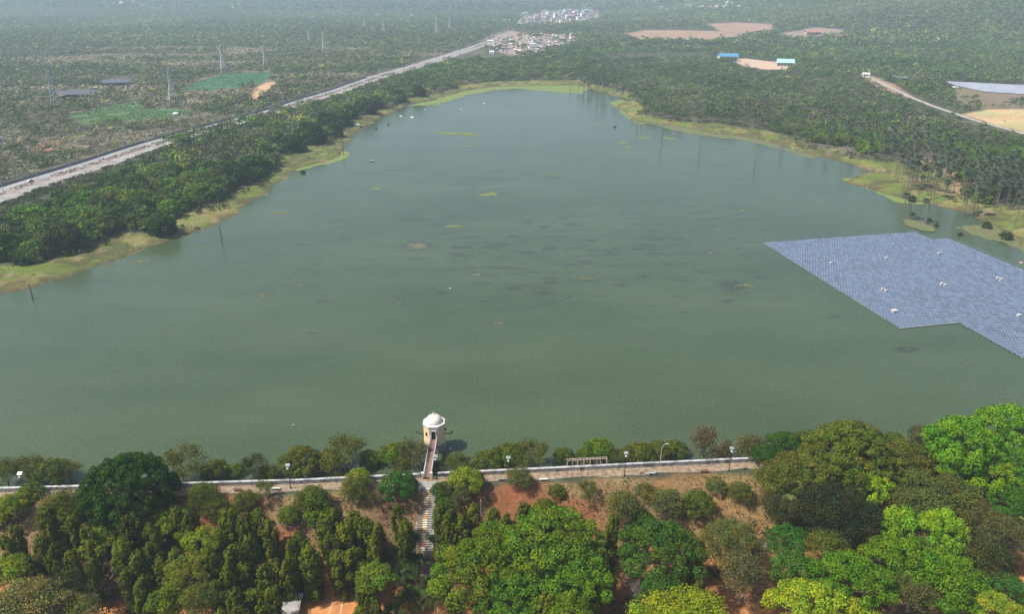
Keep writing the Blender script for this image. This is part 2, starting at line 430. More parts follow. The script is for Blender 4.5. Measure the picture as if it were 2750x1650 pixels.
# ------------------------------------------------------------------ water
wy = steps_arr(125, 900, lambda y: 2.0); wx = np.arange(-420, 560, 2.0)
WX, WY = np.meshgrid(wx, wy); wfx, wfy = WX.ravel(), WY.ravel()
s = sdist(wfx, wfy, LAKE); ok = (s > -14) & (wfy > ydam(wfx) + 2.2)
nx, ny = len(wx), len(wy)
ii = (np.arange(ny - 1)[:, None] * nx + np.arange(nx - 1)[None, :]).ravel()
F = np.stack([ii, ii + 1, ii + nx + 1, ii + nx], 1); F = F[ok[F].all(1)]
u = np.unique(F); remap = np.full(len(wfx), -1); remap[u] = np.arange(len(u)); F = remap[F]; wfx, wfy = wfx[u], wfy[u]
weed = np.zeros(len(wfx)); brown = np.zeros(len(wfx))
wp = [(1008, 593, 60, 16, .9, .7), (1110, 598, 34, 6, .9, 0), (1060, 547, 40, 6, .6, .3), (632, 714, 28, 6, .8, .8), (1065, 707, 18, 6, 1, 0), (1240, 697, 26, 6, 1, 0), (1330, 683, 28, 6, 1, .2), (1418, 674, 30, 5, .8, .8),
      (1245, 660, 20, 5, .8, 0), (1310, 730, 18, 4, .7, 0), (1555, 668, 30, 9, .7, .3), (1485, 687, 20, 4, .8, 0), (1770, 690, 60, 26, .75, .35), (1690, 655, 40, 12, .5, 0), (1790, 508, 36, 8, .5, .6), (1720, 510, 50, 12, .4, .1),
      (1855, 660, 40, 8, .5, .2), (2190, 845, 55, 12, .9, .4), (1545, 772, 18, 4, .6, 0), (1650, 752, 20, 5, .7, 0), (1945, 755, 26, 5, .6, 0), (2105, 970, 26, 5, .5, 0), (635, 890, 26, 5, .5, 0), (700, 760, 24, 5, .5, 0),
      (770, 655, 20, 4, .5, 0), (440, 660, 30, 5, .5, 0), (1490, 600, 22, 5, .8, 0), (1620, 590, 40, 8, .5, 0), (1350, 555, 40, 7, .6, 0), (1275, 540, 30, 6, .7, 0), (1180, 520, 40, 7, .5, 0), (1445, 718, 26, 4, .6, 0), (1700, 700, 40, 8, .5, 0), (800, 511, 50, 5, .6, 0),
      (1420, 765, 20, 4, .5, 0), (330, 720, 30, 6, .4, 0), (1080, 470, 60, 7, .5, 0), (1270, 470, 40, 6, .5, 0), (1480, 500, 60, 7, .5, 0), (990, 435, 60, 7, .5, 0), (1640, 450, 60, 7, .4, 0), (240, 950, 60, 20, .25, 0), (100, 1040, 60, 14, .25, 0)]
rw_ = random.Random(12)
for _ in range(210):
    y_ = rw_.triangular(400, 820, 560); x_ = rw_.gauss(1420, 330) if rw_.random() < .8 else rw_.uniform(750, 2050)
    if y_ < 640 and x_ > 1950: continue
    w_ = rw_.uniform(10, 34) * (y_ / 620); wp.append((x_, y_, w_, w_ * rw_.uniform(.12, .24), rw_.uniform(.4, .95), rw_.choice([0, 0, 0, .3, .75])))
for x_, y_, w_, h_, k_, br in wp:
    cx, cy = Q(x_, y_); ex = Q(x_ + w_, y_)[0] - cx; ey = abs(Q(x_, y_ - h_)[1] - cy)
    gsn = np.exp(-((wfx - cx) / ex) ** 2 * 1.6 - ((wfy - cy) / ey) ** 2 * 1.6) * k_
    weed = np.maximum(weed, gsn); brown = np.maximum(brown, gsn * br)
reg = np.exp(-((wfx - 25) / (.42 * wfy)) ** 2) * smooth(225, 300, wfy) * smooth(760, 480, wfy) * (.35 + .65 * smooth(.4, .6, vnoise(wfx, wfy, 45, 71, 2)))
col = np.stack([weed, brown, reg], 1)
m, nt, b = new_mat('lake_water'); L = nt.links.new
at = nt.nodes.new('ShaderNodeAttribute'); at.attribute_name = 'Col'
sp = nt.nodes.new('ShaderNodeSeparateColor'); L(at.outputs['Color'], sp.inputs[0])
tc = nt.nodes.new('ShaderNodeTexCoord')
def tex(sc3, scale, detail=4, rough=.55):
    mp = nt.nodes.new('ShaderNodeMapping'); mp.inputs['Scale'].default_value = sc3
    n = nt.nodes.new('ShaderNodeTexNoise'); n.inputs['Scale'].default_value = scale; n.inputs['Detail'].default_value = detail; n.inputs['Roughness'].default_value = rough
    L(tc.outputs['Object'], mp.inputs[0]); L(mp.outputs[0], n.inputs['Vector']); return n.outputs[0]
def rng_(src, a, b_, c_=0., d_=1.):
    r = nt.nodes.new('ShaderNodeMapRange'); r.inputs[1].default_value = a; r.inputs[2].default_value = b_; r.inputs[3].default_value = c_; r.inputs[4].default_value = d_
    L(src, r.inputs[0]); return r.outputs[0]
def math_(op, a, b_):
    n = nt.nodes.new('ShaderNodeMath'); n.operation = op; n.use_clamp = False
    for i, q in enumerate((a, b_)):
        if isinstance(q, (int, float)): n.inputs[i].default_value = q
        else: L(q, n.inputs[i])
    return n.outputs[0]
def mixn(fac, a, b_):
    x = nt.nodes.new('ShaderNodeMix'); x.data_type = 'RGBA'; L(fac, x.inputs[0])
    for i, q in ((6, a), (7, b_)):
        if isinstance(q, tuple): x.inputs[i].default_value = (*q, 1)
        else: L(q, x.inputs[i])
    return x.outputs[2]
streak = rng_(tex((.32, 1.0, 1), .17, 5, .6), .50, .64)
wedge = math_('MULTIPLY', streak, sp.outputs[2])
edge = tex((.5, 1.2, 1), .35, 5, .7)
pat = rng_(math_('ADD', sp.outputs[0], math_('MULTIPLY', math_('SUBTRACT', edge, .5), 1.3)), .34, .62)
wmask = math_('MAXIMUM', math_('MULTIPLY', wedge, .75), math_('MULTIPLY', pat, .7))
big = rng_(tex((.5, 1, 1), .022, 6, .65), .35, .65)
basec = mixn(big, (.043, .065, .030), (.060, .084, .041))
grain = rng_(tex((1, 1, 1), 1.3, 3, .8), .35, .65, .78, 1.22)
c1 = mixn(wmask, basec, (.030, .036, .028))
bm = math_('MULTIPLY', rng_(math_('ADD', sp.outputs[1], math_('MULTIPLY', math_('SUBTRACT', edge, .5), 1.2)), .42, .66), .8)
c2 = mixn(bm, c1, (.16, .135, .085))
sc = nt.nodes.new('ShaderNodeVectorMath'); sc.operation = 'SCALE'; L(c2, sc.inputs[0]); L(grain, sc.inputs['Scale'])
L(sc.outputs[0], b.inputs['Base Color'])
b.inputs['Roughness'].default_value = .16; b.inputs['IOR'].default_value = 1.333
w1 = tex((.6, 1, 1), 1.1, 4, .65); w2 = tex((.4, 1, 1), .12, 2)
bp = nt.nodes.new('ShaderNodeBump'); bp.inputs['Strength'].default_value = 1.0; bp.inputs['Distance'].default_value = .055
L(math_('ADD', w1, math_('MULTIPLY', w2, .5)), bp.inputs['Height']); L(bp.outputs[0], b.inputs['Normal'])
WATER = m
w = link('lake_water', mesh_np('lake_water', np.stack([wfx, wfy, np.zeros(len(wfx))], 1), F, WATER, col=col))
w.name = 'water'
tag(w, 'murky green lake water with dark weed patches under the surface', 'water', kind='structure')
#@@PART2

# ------------------------------------------------------------------ roads, crest path
def ribbon(pl, w, z, nm, mt, off=0.0, step=6.0, kind='structure', label=None, follow=False):
    pl = np.array(pl); seg = np.hypot(*(pl[1:] - pl[:-1]).T); cum = np.concatenate([[0], np.cumsum(seg)])
    t = np.arange(0, cum[-1], step); px = np.interp(t, cum, pl[:, 0]); py = np.interp(t, cum, pl[:, 1])
    k = max(1, int(12 / step))
    ker = np.ones(2 * k + 1) / (2 * k + 1)
    if len(px) > 6 * k:
        sx = np.convolve(np.pad(px, k, 'edge'), ker, 'valid'); sy = np.convolve(np.pad(py, k, 'edge'), ker, 'valid'); px, py = sx, sy
    tx = np.gradient(px); ty = np.gradient(py); l = np.hypot(tx, ty); nx_, ny_ = -ty / l, tx / l
    V = []; 
    for s_ in (-1, 1):
        X = px + nx_ * (off + s_ * w / 2); Y = py + ny_ * (off + s_ * w / 2)
        Z = (zt(X, Y) + z) if follow else np.full(len(X), z)
        V.append(np.stack([X, Y, Z], 1))
    n = len(px); VV = np.vstack(V); i = np.arange(n - 1)
    Fq = np.stack([i, i + n, i + n + 1, i + 1], 1)[:, ::-1]
    # make faces look up
    o = link(nm, mesh_np(nm, VV, Fq, mt)); 
    if label: o['label'] = label
    if kind: o['kind'] = kind
    return o, np.stack([px, py], 1), np.stack([nx_, ny_], 1)
ROADBED = noise_mat('highway_earth', (.15, .12, .10), (.34, .265, .24), .28, .95, 8)
GRAVEL = noise_mat('gravel_lane', (.19, .18, .175), (.31, .30, .29), .25, .9, 8)
ASPH = noise_mat('worn_asphalt', (.20, .20, .205), (.30, .30, .30), .1, .85, 7)
RR = noise_mat('pale_concrete_road', (.27, .25, .225), (.38, .355, .32), .2, .85)
PATHM = noise_mat('crest_slabs', (.16, .115, .075), (.31, .23, .155), .9, .9, 8)
_, HP, HN = ribbon(HWY, 27, LAND + .05, 'road_verge', ROADBED, label='pinkish earth verge of the highway')
ribbon(HWY, 8.5, LAND + .12, 'highway_lane', GRAVEL, off=-8.2, label='gravel lane of the highway nearer the lake')
ribbon(HWY, 7.5, LAND + .12, 'highway_lane', ASPH, off=6.2, label='worn asphalt lane of the highway')
_, RP, RN = ribbon(RROAD, 5.0, LAND + .08, 'lane_road', RR, label='pale concrete lane beside the sandy field')
# side check: normal (-ty, tx) points to the left of travel (uphill / away from the lake)
X = np.arange(-330, 330, 4.0); Y = ydam(X)
i = np.arange(len(X) - 1); n = len(X)
V = np.vstack([np.stack([X, Y - .25, np.full(n, CREST + .03)], 1), np.stack([X, Y - 3.0 - .35 * np.sin(X * .31) - .2 * np.sin(X * .9), np.full(n, CREST + .03)], 1)])
o = link('footpath', mesh_np('footpath', V, np.stack([i + n, i + n + 1, i + 1, i], 1), PATHM)); tag(o, 'pinkish slab path along the crest of the dam', 'path', kind='structure')

# ------------------------------------------------------------------ dam walls either side of the bridge
BX0, BX1 = P(1129, 1281, CREST)[0], P(1176, 1281, CREST)[0]
def damwall(xa, xb, label):
    mb = MB(); x = xa
    rs = random.Random(int(abs(xa)))
    while x < xb - .1:
        x2 = min(x + 6.0, xb); ya, yb = float(ydam(x)), float(ydam(x2))
        a = math.atan2(yb - ya, x2 - x); L_ = math.hypot(x2 - x, yb - ya)
        mb.box(((x + x2) / 2, (ya + yb) / 2, CREST + .48 + rs.uniform(-.02, .02)), (L_ - .01, .52, 1.0), 0, a)
        mb.box(((x + x2) / 2, (ya + yb) / 2, CREST + 1.04 + rs.uniform(-.02, .02)), (L_ - .03, .64, .12), 1, a)
        x = x2
    o = mb.build('dam_wall', [WALLM, WALLTOP]); tag(o, label, 'wall', 'parapet walls on the dam'); return o
damwall(-320, BX0, 'long white parapet wall on the dam, ending by the large round green tree side of the bridge')
damwall(BX1, 320, 'stained white parapet wall on the dam running past the broken timber frame')

# ------------------------------------------------------------------ domed tower
TX, TY = P(1165, 1220)[0] + .15, P(1165, 1220)[1] + 2.6
T = empty('domed_tower', (TX, TY, 0)); tag(T, 'ochre octagonal tower with white dome standing in the lake', 'tower')
R_ = 2.6 / math.cos(math.pi / 8)
mb = MB(); mb.lathe([(R_ * 1.05, -1.5), (R_ * 1.04, 2.2), (R_ * 1.01, 2.3)], 8, off=math.pi / 8); mb.build('plinth', STONE, T)
mb = MB(); mb.lathe([(R_, 2.3), (R_, 7.45)], 8, off=math.pi / 8); mb.build('wall', YELLOW, T)
mb = MB(); mb.lathe([(R_ * 1.01, 7.3), (R_ * 1.05, 7.45), (R_ * 1.06, 7.95), (R_ * 1.03, 8.05), (R_ * .90, 8.05)], 8, off=math.pi / 8); mb.build('cornice', WHITE, T)
mb = MB(); prof = [(2.1 * math.cos(a), 8.0 + 1.95 * math.sin(a)) for a in [k * math.pi / 2 / 12 for k in range(12)]] + [(.12, 9.96)]
mb.lathe(prof, 32); mb.build('dome', CREAM, T, smooth=True)
mb = MB(); mb.lathe([(.30, 9.9), (.30, 10.0), (.14, 10.05), (.10, 10.3), (.2, 10.42), (.2, 10.5), (.07, 10.62), (.03, 11.0)], 10); mb.build('finial', WHITE, T, smooth=True)
yf = -2.6
mb = MB(); mb.box((0, yf - .05, 5.6), (1.95, .12, 3.5)); mb.build('front_panel', WHITE, T)
fr = MB(); fr.box((-.55, yf - .16, 5.55), (.14, .12, 2.4)); fr.box((.55, yf - .16, 5.55), (.14, .12, 2.4)); fr.box((0, yf - .16, 6.84), (1.34, .12, .18)); fo = fr.build('door_frame', WHITE, T)
mb = MB(); mb.box((0, yf - .13, 5.55), (.96, .06, 2.4)); mb.build('door', DARK, fo)
for sgn in (-1, 1):
    mb = MB(); mb.tube([(sgn * 2.5, -.2, 4.6), (sgn * 4.1, -.3, 4.6), (sgn * 4.4, -.35, 4.8), (sgn * 4.45, -.35, 5.25)], .13, 7); mb.lathe([(.2, 0), (.2, .18)], 8, (sgn * 4.45, -.35, 5.2))
    mb.build('drain_pipe', IRON, T)
mb = MB(); mb.box((2.75, -.3, 5.9), (.3, .5, .5)); mb.tube([(2.75, -.3, 6.3), (2.95, -.3, 6.15), (2.95, -.3, 5.7)], .09, 6); mb.build('wall_lamp', IRON, T)
for k in (1, 3, 5):
    a = math.pi / 4 * k; mb = MB(); mb.box((2.62 * math.cos(a), 2.62 * math.sin(a), 5.4), (.06, .7, 1.1), 0, a); mb.build('window', DARK, T)

# ------------------------------------------------------------------ footbridge
bx = P(1151, 1262, CREST)[0]
by0 = float(ydam(bx)) - .6; by1 = TY + yf - .2
B = empty('footbridge', (bx, by0, CREST)); tag(B, 'narrow footbridge with white railings from the dam to the tower door', 'bridge')
Lb = by1 - by0; zs = .15
mb = MB(); mb.box((0, Lb / 2, zs - .12), (1.75, Lb, .26))
for k in range(int(Lb / .9)): mb.box((0, .5 + k * .9, zs + .025), (1.6, .82, .04))
mb.build('deck', DECKM, B)
for sgn in (-1, 1):
    mb = MB()
    for k in range(int(Lb / 1.2) + 1): mb.box((sgn * .86, .2 + k * 1.18, zs + .5), (.09, .09, 1.05))
    for h in (.35, .7, 1.03): mb.box((sgn * .86, Lb / 2, zs + h), (.07, Lb, .06))
    for k in range(int(Lb / 2.36)): 
        mb.tube([(sgn * .86, .2 + k * 2.36, zs + .1), (sgn * .86, .2 + (k + 1) * 2.36, zs + 1.0)], .025, 4)
    mb.build('railing', RAILM, B)
for k in (.33, .68):
    mb = MB(); 
    for sgn in (-1, 1): mb.tube([(sgn * .7, Lb * k, -5.5), (sgn * .7, Lb * k, 0)], .16, 8)
    mb.box((0, Lb * k, -.12), (1.9, .3, .2)); mb.build('pier', STONE, B)
for sgn in (-1, 1):
    mb = MB(); mb.box((sgn * 1.05, -.1, .8), (.42, .42, 1.7)); mb.box((sgn * 1.05, -.1, 1.72), (.54, .54, .16)); mb.build('gate_post', CREAM, B)
mb = MB(); 
for sgn in (-1, 1):
    for k in range(4): mb.box((sgn * (.15 + k * .18), -.1, .62), (.035, .035, 1.1))
mb.box((0, -.1, 1.1), (1.6, .04, .05)); mb.box((0, -.1, .2), (1.6, .04, .05)); mb.build('gate', RUST, B)

# ------------------------------------------------------------------ stone steps down the slope
SX = P(1152, 1292, CREST)[0]; sy0 = float(ydam(SX)) - 3.6
ST = empty('stone_steps', (SX, sy0, CREST)); tag(ST, 'long flight of grey stone steps with a tiled centre strip down the red slope', 'steps')
nst = 40; rise, run = .27, .27 / .62
TREAD = noise_mat('step_stone', (.20, .19, .175), (.30, .285, .26), 1.6, .85, 6); RISER = noise_mat('step_riser', (.26, .25, .235), (.38, .36, .33), 2, .9)
mb = MB()
mb.box((0, .6, .02), (4.4, 2.6, .1))
for k in range(nst):
    y = -.7 - k * run; z = -k * rise
    mb.box((0, y - run / 2, z - .35), (3.65, run, .62), 1); mb.box((0, y - run / 2 - .02, z - .01), (3.7, run - .03, .06), 0)
mb.build('tread', [TREAD, RISER], ST)
mb = MB(); tcol = [noise_mat('tile_cream', (.62, .55, .42), (.74, .68, .55), 2), noise_mat('tile_orange', (.52, .26, .12), (.60, .34, .18), 2), noise_mat('tile_red', (.34, .10, .08), (.42, .15, .12), 2), noise_mat('tile_yellow', (.62, .47, .18), (.68, .52, .25), 2)]
rs = random.Random(4)
for k in range(nst):
    y = -.7 - k * run; z = -k * rise; mb.box((-.1, y - run / 2 - .02, z + .045), (.95, run - .02, .06), [0, 1, 0, 3, 2, 0, 1, 0][(k // 2) % 8])
mb.build('tile_strip', tcol, ST)
for sgn in (-1, 1):
    mb = MB(); mb.tube([(sgn * 1.92, -.6, .1), (sgn * 1.92, -.7 - nst * run, .1 - nst * rise)], .2, 4); mb.build('kerb', STONE, ST)

# ------------------------------------------------------------------ lamps
def lampmesh():
    mb = MB(); mb.tube([(0, 0, 0), (0, 0, 6.0)], [.09, .06], 8); mb.box((0, 0, .1), (.4, .4, .2)); pole = mb.mesh('pole', IRON)
    mb = MB(); mb.box((0, .1, 6.35), (1.0, .7, .06), 0, 0, .5); mb.box((0, .1, 6.2), (.1, .5, .08), 0, 0, .5); pan = mb.mesh('solar_panel', LAMPW)
    mb = MB(); mb.box((0, -.15, 5.7), (.42, .7, .18), 0, 0, 0, .7); mb.box((0, 0, 5.75), (.18, .3, .5)); head = mb.mesh('lamp_head', WHITE)
    return pole, pan, head
LP = lampmesh()
def lamp(px, py, label):
    x, y = P(px, py, CREST)
    t = empty('solar_lamp', (x, y, CREST)); tag(t, label, 'lamp', 'solar street lamps along the dam')
    link('pole', LP[0], t); link('solar_panel', LP[1], t); link('lamp_head', LP[2], t)
for p in [(72, 1336, 'solar lamp on black pole behind the small round green tree on the dam'), (781, 1313, 'solar lamp on black pole beside the white backless bench'),
          (1365, 1292, 'solar lamp on black pole half hidden by a grey green tree'), (1677, 1279, 'solar lamp on black pole just past the broken timber frame'),
          (1957, 1266, 'solar lamp on black pole closest to the end of the visible wall'), (1172, 1288, 'solar lamp on dark pole standing next to the footbridge gate')]:
    lamp(*p)
x, y = P(1775, 1252, CREST)
y = float(ydam(x)) + .9
t = empty('street_lamp', (x, y, CREST - .3)); tag(t, 'pale green curved street lamp behind the parapet wall', 'lamp')
mb = MB(); mb.tube([(0, 0, 0), (0, 0, 4.6), (.15, 0, 5.2), (.5, 0, 5.7), (1.0, 0, 5.95)], [.09, .07, .06, .05, .05], 7); mb.build('pole', GREENP, t)
mb = MB(); mb.box((1.3, 0, 5.95), (.75, .24, .12), 0, 0, 0, .7); mb.build('lamp_head', GREENP, t)
x, y, z = G(1292, 1392, False)
t = empty('white_pole', (x, y, z - .1)); tag(t, 'thin white pole on the slope under the yellow green tree', 'pole')
mb = MB(); mb.tube([(0, 0, 0), (0, 0, 5.2)], [.06, .045], 6); mb.build('pole', WHITE, t); mb = MB(); mb.box((0, -.08, 4.6), (.25, .12, .35)); mb.build('meter_box', STEEL, t)

# ------------------------------------------------------------------ benches
def bench(px, py, label, m, back=False):
    x, y = P(px, py, CREST); a = math.atan(DS)
    t = empty('park_bench', (x, y, CREST + .03), a); tag(t, label, 'bench', 'benches along the crest path')
    mb = MB(); mb.box((0, 0, .46), (1.9, .5, .1)); mb.build('seat', m, t)
    for sgn in (-1, 1):
        mb = MB(); mb.box((sgn * .7, 0, .205), (.16, .42, .4)); mb.build('leg', m, t)
    if back:
        mb = MB(); mb.box((0, -.27, .88), (1.9, .09, .22)); mb.box((-.8, -.27, .64), (.1, .08, .3)); mb.box((.8, -.27, .64), (.1, .08, .3)); mb.build('backrest', m, t)
bench(640, 1320, 'brown bench with backrest on the crest path between two olive trees', RUST, True)
bench(741, 1317, 'white backless bench beside a solar lamp pole', WHITE)
bench(947, 1307, 'grey bench under the bright small tree near the red soil', CONC)
bench(1046, 1312, 'pale bench next to the deep green tree by the bridge', WHITE)
bench(1348, 1292, 'pale bench beside the solar lamp half hidden by foliage', CONC, True)
bench(1460, 1292, 'low cream bench between the grey green tree and the iron posts', CREAM)
bench(1750, 1276, 'small white bench past the broken frame', WHITE, True)
bench(1890, 1270, 'brown bench with backrest near the last solar lamp', RUST, True)
bench(178, 1334, 'white bench near the large round tree on the dam', WHITE)

# ------------------------------------------------------------------ broken timber frame behind the wall, iron posts in front
xa, _ = P(1522, 1250, CREST); xb, _ = P(1628, 1246, CREST); yc = float(ydam((xa + xb) / 2)) + .8
t = empty('broken_frame', ((xa + xb) / 2, yc, CREST - .6), math.atan(DS)); tag(t, 'broken pinkish timber frame with missing panels behind the parapet wall', 'frame')
wL = xb - xa; rs = random.Random(7)
PINK = noise_mat('bleached_wood', (.34, .26, .22), (.55, .46, .40), 3, .9)
for k in range(8):
    xx = -wL / 2 + wL * k / 7 + rs.uniform(-.15, .15); mb = MB(); h = rs.uniform(2.3, 3.1); mb.tube([(xx, 0, 0), (xx + rs.uniform(-.15, .15), rs.uniform(-.1, .1), h)], .1, 4); mb.build('post', PINK, t)
mb = MB(); mb.tube([(-wL / 2, 0, 2.75), (0, .1, 2.85), (wL / 2, 0, 2.9)], .09, 4); mb.tube([(-wL / 2, .9, 2.6), (wL / 2, .9, 2.7)], .08, 4)
for k in range(7): mb.tube([(-wL / 2 + k * wL / 6, 0, 2.8), (-wL / 2 + k * wL / 6 + rs.uniform(-.2, .2), .9, 2.65)], .06, 4)
mb.build('top_rail', PINK, t)
mb = MB()
for k in range(6):
    xx = wL * .27 + rs.uniform(-.05, .05); mb.box((xx, .05, .9 + k * .33), (2.3, .06, .12), 0, rs.uniform(-.05, .05))
for k in range(9): mb.box((-wL * .3 + k * .42, .05, 1.6 + rs.uniform(-.3, .3)), (.22, .05, rs.uniform(.7, 1.6)), 0, rs.uniform(-.1, .1))
mb.build('slat', RUST, t)
mb = MB(); mb.box((-wL * .12, .1, 1.0), (1.2, .12, 1.3)); mb.box((wL * .1, .1, .8), (1.6, .12, .9)); mb.build('panel', CREAM, t)
xa, ya = P(1524, 1287, CREST); xb, yb = P(1630, 1281, CREST)
t = empty('iron_fence', (xa, ya + .3, CREST)); tag(t, 'row of thin rusty iron posts in front of the broken frame', 'fence')
for k in range(9):
    mb = MB(); xx = (xb - xa) * k / 8; mb.tube([(xx, (yb - ya) * k / 8, 0), (xx + rs.uniform(-.1, .1), (yb - ya) * k / 8, rs.uniform(1.3, 2.2))], .045, 5); mb.build('post', RUST, t)
mb = MB()
for h in (.5, 1.1): mb.tube([(xa * 0 + 1.2, .02, h), ((xb - xa) * .62, (yb - ya) * .6, h + .1)], .025, 4)
mb.build('rail', RUST, t)

# ------------------------------------------------------------------ red court at the foot of the slope, sheds
def G2(px, py): return G(px, py, False)
c4 = [P(795, 1588, TOE), P(968, 1584, TOE), P(985, 1700, TOE), P(760, 1700, TOE)]
COURT = noise_mat('red_court', (.40, .165, .055), (.50, .23, .085), .6, .95, 8)
def sheet(pts, z, nm, m, label=None):
    me = bpy.data.meshes.new(nm); me.from_pydata([(x, y, z) for x, y in pts], [], [tuple(range(len(pts)))]); me.materials.append(m); me.update()
    o = link(nm, me)
    if me.polygons[0].normal.z < 0: me.flip_normals()
    if label: o['label'] = label
    o['kind'] = 'structure'; return o
sheet(c4, TOE + .55, 'court', COURT, 'bare orange earth court below the slope')
LINE = noise_mat('court_line', (.62, .38, .22), (.72, .52, .36), 2)
for a_, b_ in (((898, 1592), (872, 1700)), ((925, 1590), (905, 1700))):
    p0 = P(*a_, TOE + .55); p1 = P(*b_, TOE + .55); w_ = .09
    sheet([(p0[0] - w_, p0[1]), (p0[0] + w_, p0[1]), (p1[0] + w_, p1[1]), (p1[0] - w_, p1[1])], TOE + .56, 'court_line', LINE, 'pale line marked on the orange court')
x, y = P(800, 1650, TOE + 1)
t = empty('net_shelter', (x - 1.2, y, TOE + .5), .12); tag(t, 'small shelter with white lattice cover beside the orange court', 'shelter')
for sx in (-1.8, 1.8):
    for sy in (-2.2, 2.2):
        mb = MB(); mb.tube([(sx, sy, 0), (sx, sy, 2.6)], .06, 5); mb.build('post', RUST, t)
mb = MB(); mb.box((.3, 2.4, 2.85), (3.6, 1.0, .07), 0, 0, .12); mb.build('roof', CONC, t)
mb = MB()
for k in range(13): mb.box((-1.8 + k * .3, 0, 2.62), (.07, 4.3, .05))
for k in range(15): mb.box((0, -2.1 + k * .3, 2.66), (3.7, .07, .05))
mb.build('lattice', WHITE, t)
mb = MB(); mb.box((-.2, .3, 2.5), (3.2, 3.2, .04), 0, 0, -.06); mb.build('awning', CONC, t)

# ------------------------------------------------------------------ floating solar array
g0 = np.array(Q(1843, 588)); gt = np.array(Q(2210, 562)); gl = np.array(Q(2206, 791))
ua = gt - g0; U = float(np.hypot(*ua)); ua = ua / U
va = gl - g0; va = va - ua * va.dot(ua); V_ = float(np.hypot(*va)); va = va / V_
def uv(p): q = np.array(p) - g0; return np.array([q.dot(ua), q.dot(va)])
corners = [uv(P(*p)) for p in [(2046, 653), (2457, 623), (2520, 646), (2562, 641), (2760, 715), (2453, 880), (2573, 866), (2750, 955)]]
print('SOLAR', U, V_, [tuple(round(float(a), 1) for a in q) for q in corners])
PITU, PITV = 1.22, 1.95
u_in, u_end = U, 96.0
v1, v2, v3 = corners[2][1], corners[5][1], 175.0
u_off = corners[6][0]
def incell(u, v):
    a = (u > 0) & (u < U) & (v > 0) & (v < v2)
    b_ = (u >= U * 1.0) & (u < 160) & (v > (corners[3][1] + corners[2][1]) / 2) & (v < v3)
    c_ = (u >= u_off) & (u <= U + .1) & (v >= v2) & (v < v3)
    right = u < U + (corners[3][0] - corners[2][0]) + .0 * v
    return a | (b_ & right) | c_
uu, vv = np.meshgrid(np.arange(.6, 165, PITU), np.arange(.9, 180, PITV)); uu = uu.ravel(); vv = vv.ravel()
kk = incell(uu, vv); uu, vv = uu[kk], vv[kk]
wxp = g0[0] + uu * ua[0] + vv * va[0]; wyp = g0[1] + uu * ua[1] + vv * va[1]
vis = wxp < wyp * .98 + 12; uu, vv, wxp, wyp = uu[vis], vv[vis], wxp[vis], wyp[vis]
PANEL, nt, b = new_mat('solar_glass'); L = nt.links.new
at = nt.nodes.new('ShaderNodeAttribute'); at.attribute_name = 'Col'; L(at.outputs['Color'], b.inputs['Base Color'])
b.inputs['Roughness'].default_value = .22; b.inputs['IOR'].default_value = 1.5
FLOATM = noise_mat('float_plastic', (.36, .40, .47), (.46, .50, .57), 1.5, .5)
rs = np.random.RandomState(3)
def panel_geo(u, v, jit=True):
    n = len(u); hw, hl, tz = .50, .76, .11
    z0 = .42; 
    if jit: tl = rs.uniform(-.03, .03, n)
    else: tl = np.zeros(n)
    cs = [(-hw, -hl, z0 + tz), (hw, -hl, z0 + tz), (hw, hl, z0 - tz), (-hw, hl, z0 - tz)]
    V = np.zeros((n, 4, 3))
    for i, (a, b2, z) in enumerate(cs):
        V[:, i, 0] = g0[0] + (u + a) * ua[0] + (v + b2) * va[0]; V[:, i, 1] = g0[1] + (u + a) * ua[1] + (v + b2) * va[1]; V[:, i, 2] = z + tl * a
    F = np.arange(n * 4).reshape(n, 4)
    nrm = np.cross(V[0, 1] - V[0, 0], V[0, 2] - V[0, 0])
    if nrm[2] < 0: F = F[:, ::-1]
    k = rs.uniform(.8, 1.25, n)[:, None, None]
    col = np.ones((n, 4, 3)) * np.array([.125, .16, .225]) * k
    return V.reshape(-1, 3), F, col.reshape(-1, 3)
dist = np.hypot(wxp, wyp); proj = wyp * math.cos(PITCH) + CAM_H * math.sin(PITCH)
sxp = wxp / proj * FPX + 1375
inview = (sxp < 2735) & (sxp > 0)
order = np.argsort(np.where(inview, dist, 1e9)); near = order[:100]; rest = order[100:]
ARR = empty('floating_solar_array', (float(g0[0]), float(g0[1]), 0)); tag(ARR, 'large blue floating solar array with stepped edges moored near the palms', 'solar array')
org = np.array([g0[0], g0[1], 0])
V, Fq, cc = panel_geo(uu[rest], vv[rest]); o = link('solar_panels', mesh_np('solar_panels', V - org, Fq, PANEL, col=cc), ARR); o['kind'] = 'stuff'
pm = None
V, Fq, cc = panel_geo(uu[near[:1]], vv[near[:1]], False)
cen = V.mean(0); pm = mesh_np('solar_panel', V - cen, Fq, PANEL, col=cc)
for k in near:
    x = g0[0] + uu[k] * ua[0] + vv[k] * va[0]; y = g0[1] + uu[k] * ua[1] + vv[k] * va[1]
    link('solar_panel', pm, ARR, (x - g0[0], y - g0[1], .42))
# float rafts: light frames between the panels
n = len(uu); V = np.zeros((n * 2, 4, 3))
for j, (a0, a1, b0, b1, z) in enumerate(((-.61, .61, .76, .975, .26), (.50, .61, -.975, .76, .245))):
    for i, (a, b2) in enumerate(((a0, b0), (a1, b0), (a1, b1), (a0, b1))):
        V[j * n:(j + 1) * n, i, 0] = (uu + a) * ua[0] + (vv + b2) * va[0]; V[j * n:(j + 1) * n, i, 1] = (uu + a) * ua[1] + (vv + b2) * va[1]; V[j * n:(j + 1) * n, i, 2] = z
F_ = np.arange(n * 8).reshape(n * 2, 4)
if np.cross(V[0, 1] - V[0, 0], V[0, 2] - V[0, 0])[2] < 0: F_ = F_[:, ::-1]
o = link('float_rafts', mesh_np('float_rafts', V.reshape(-1, 3), F_, FLOATM), ARR)
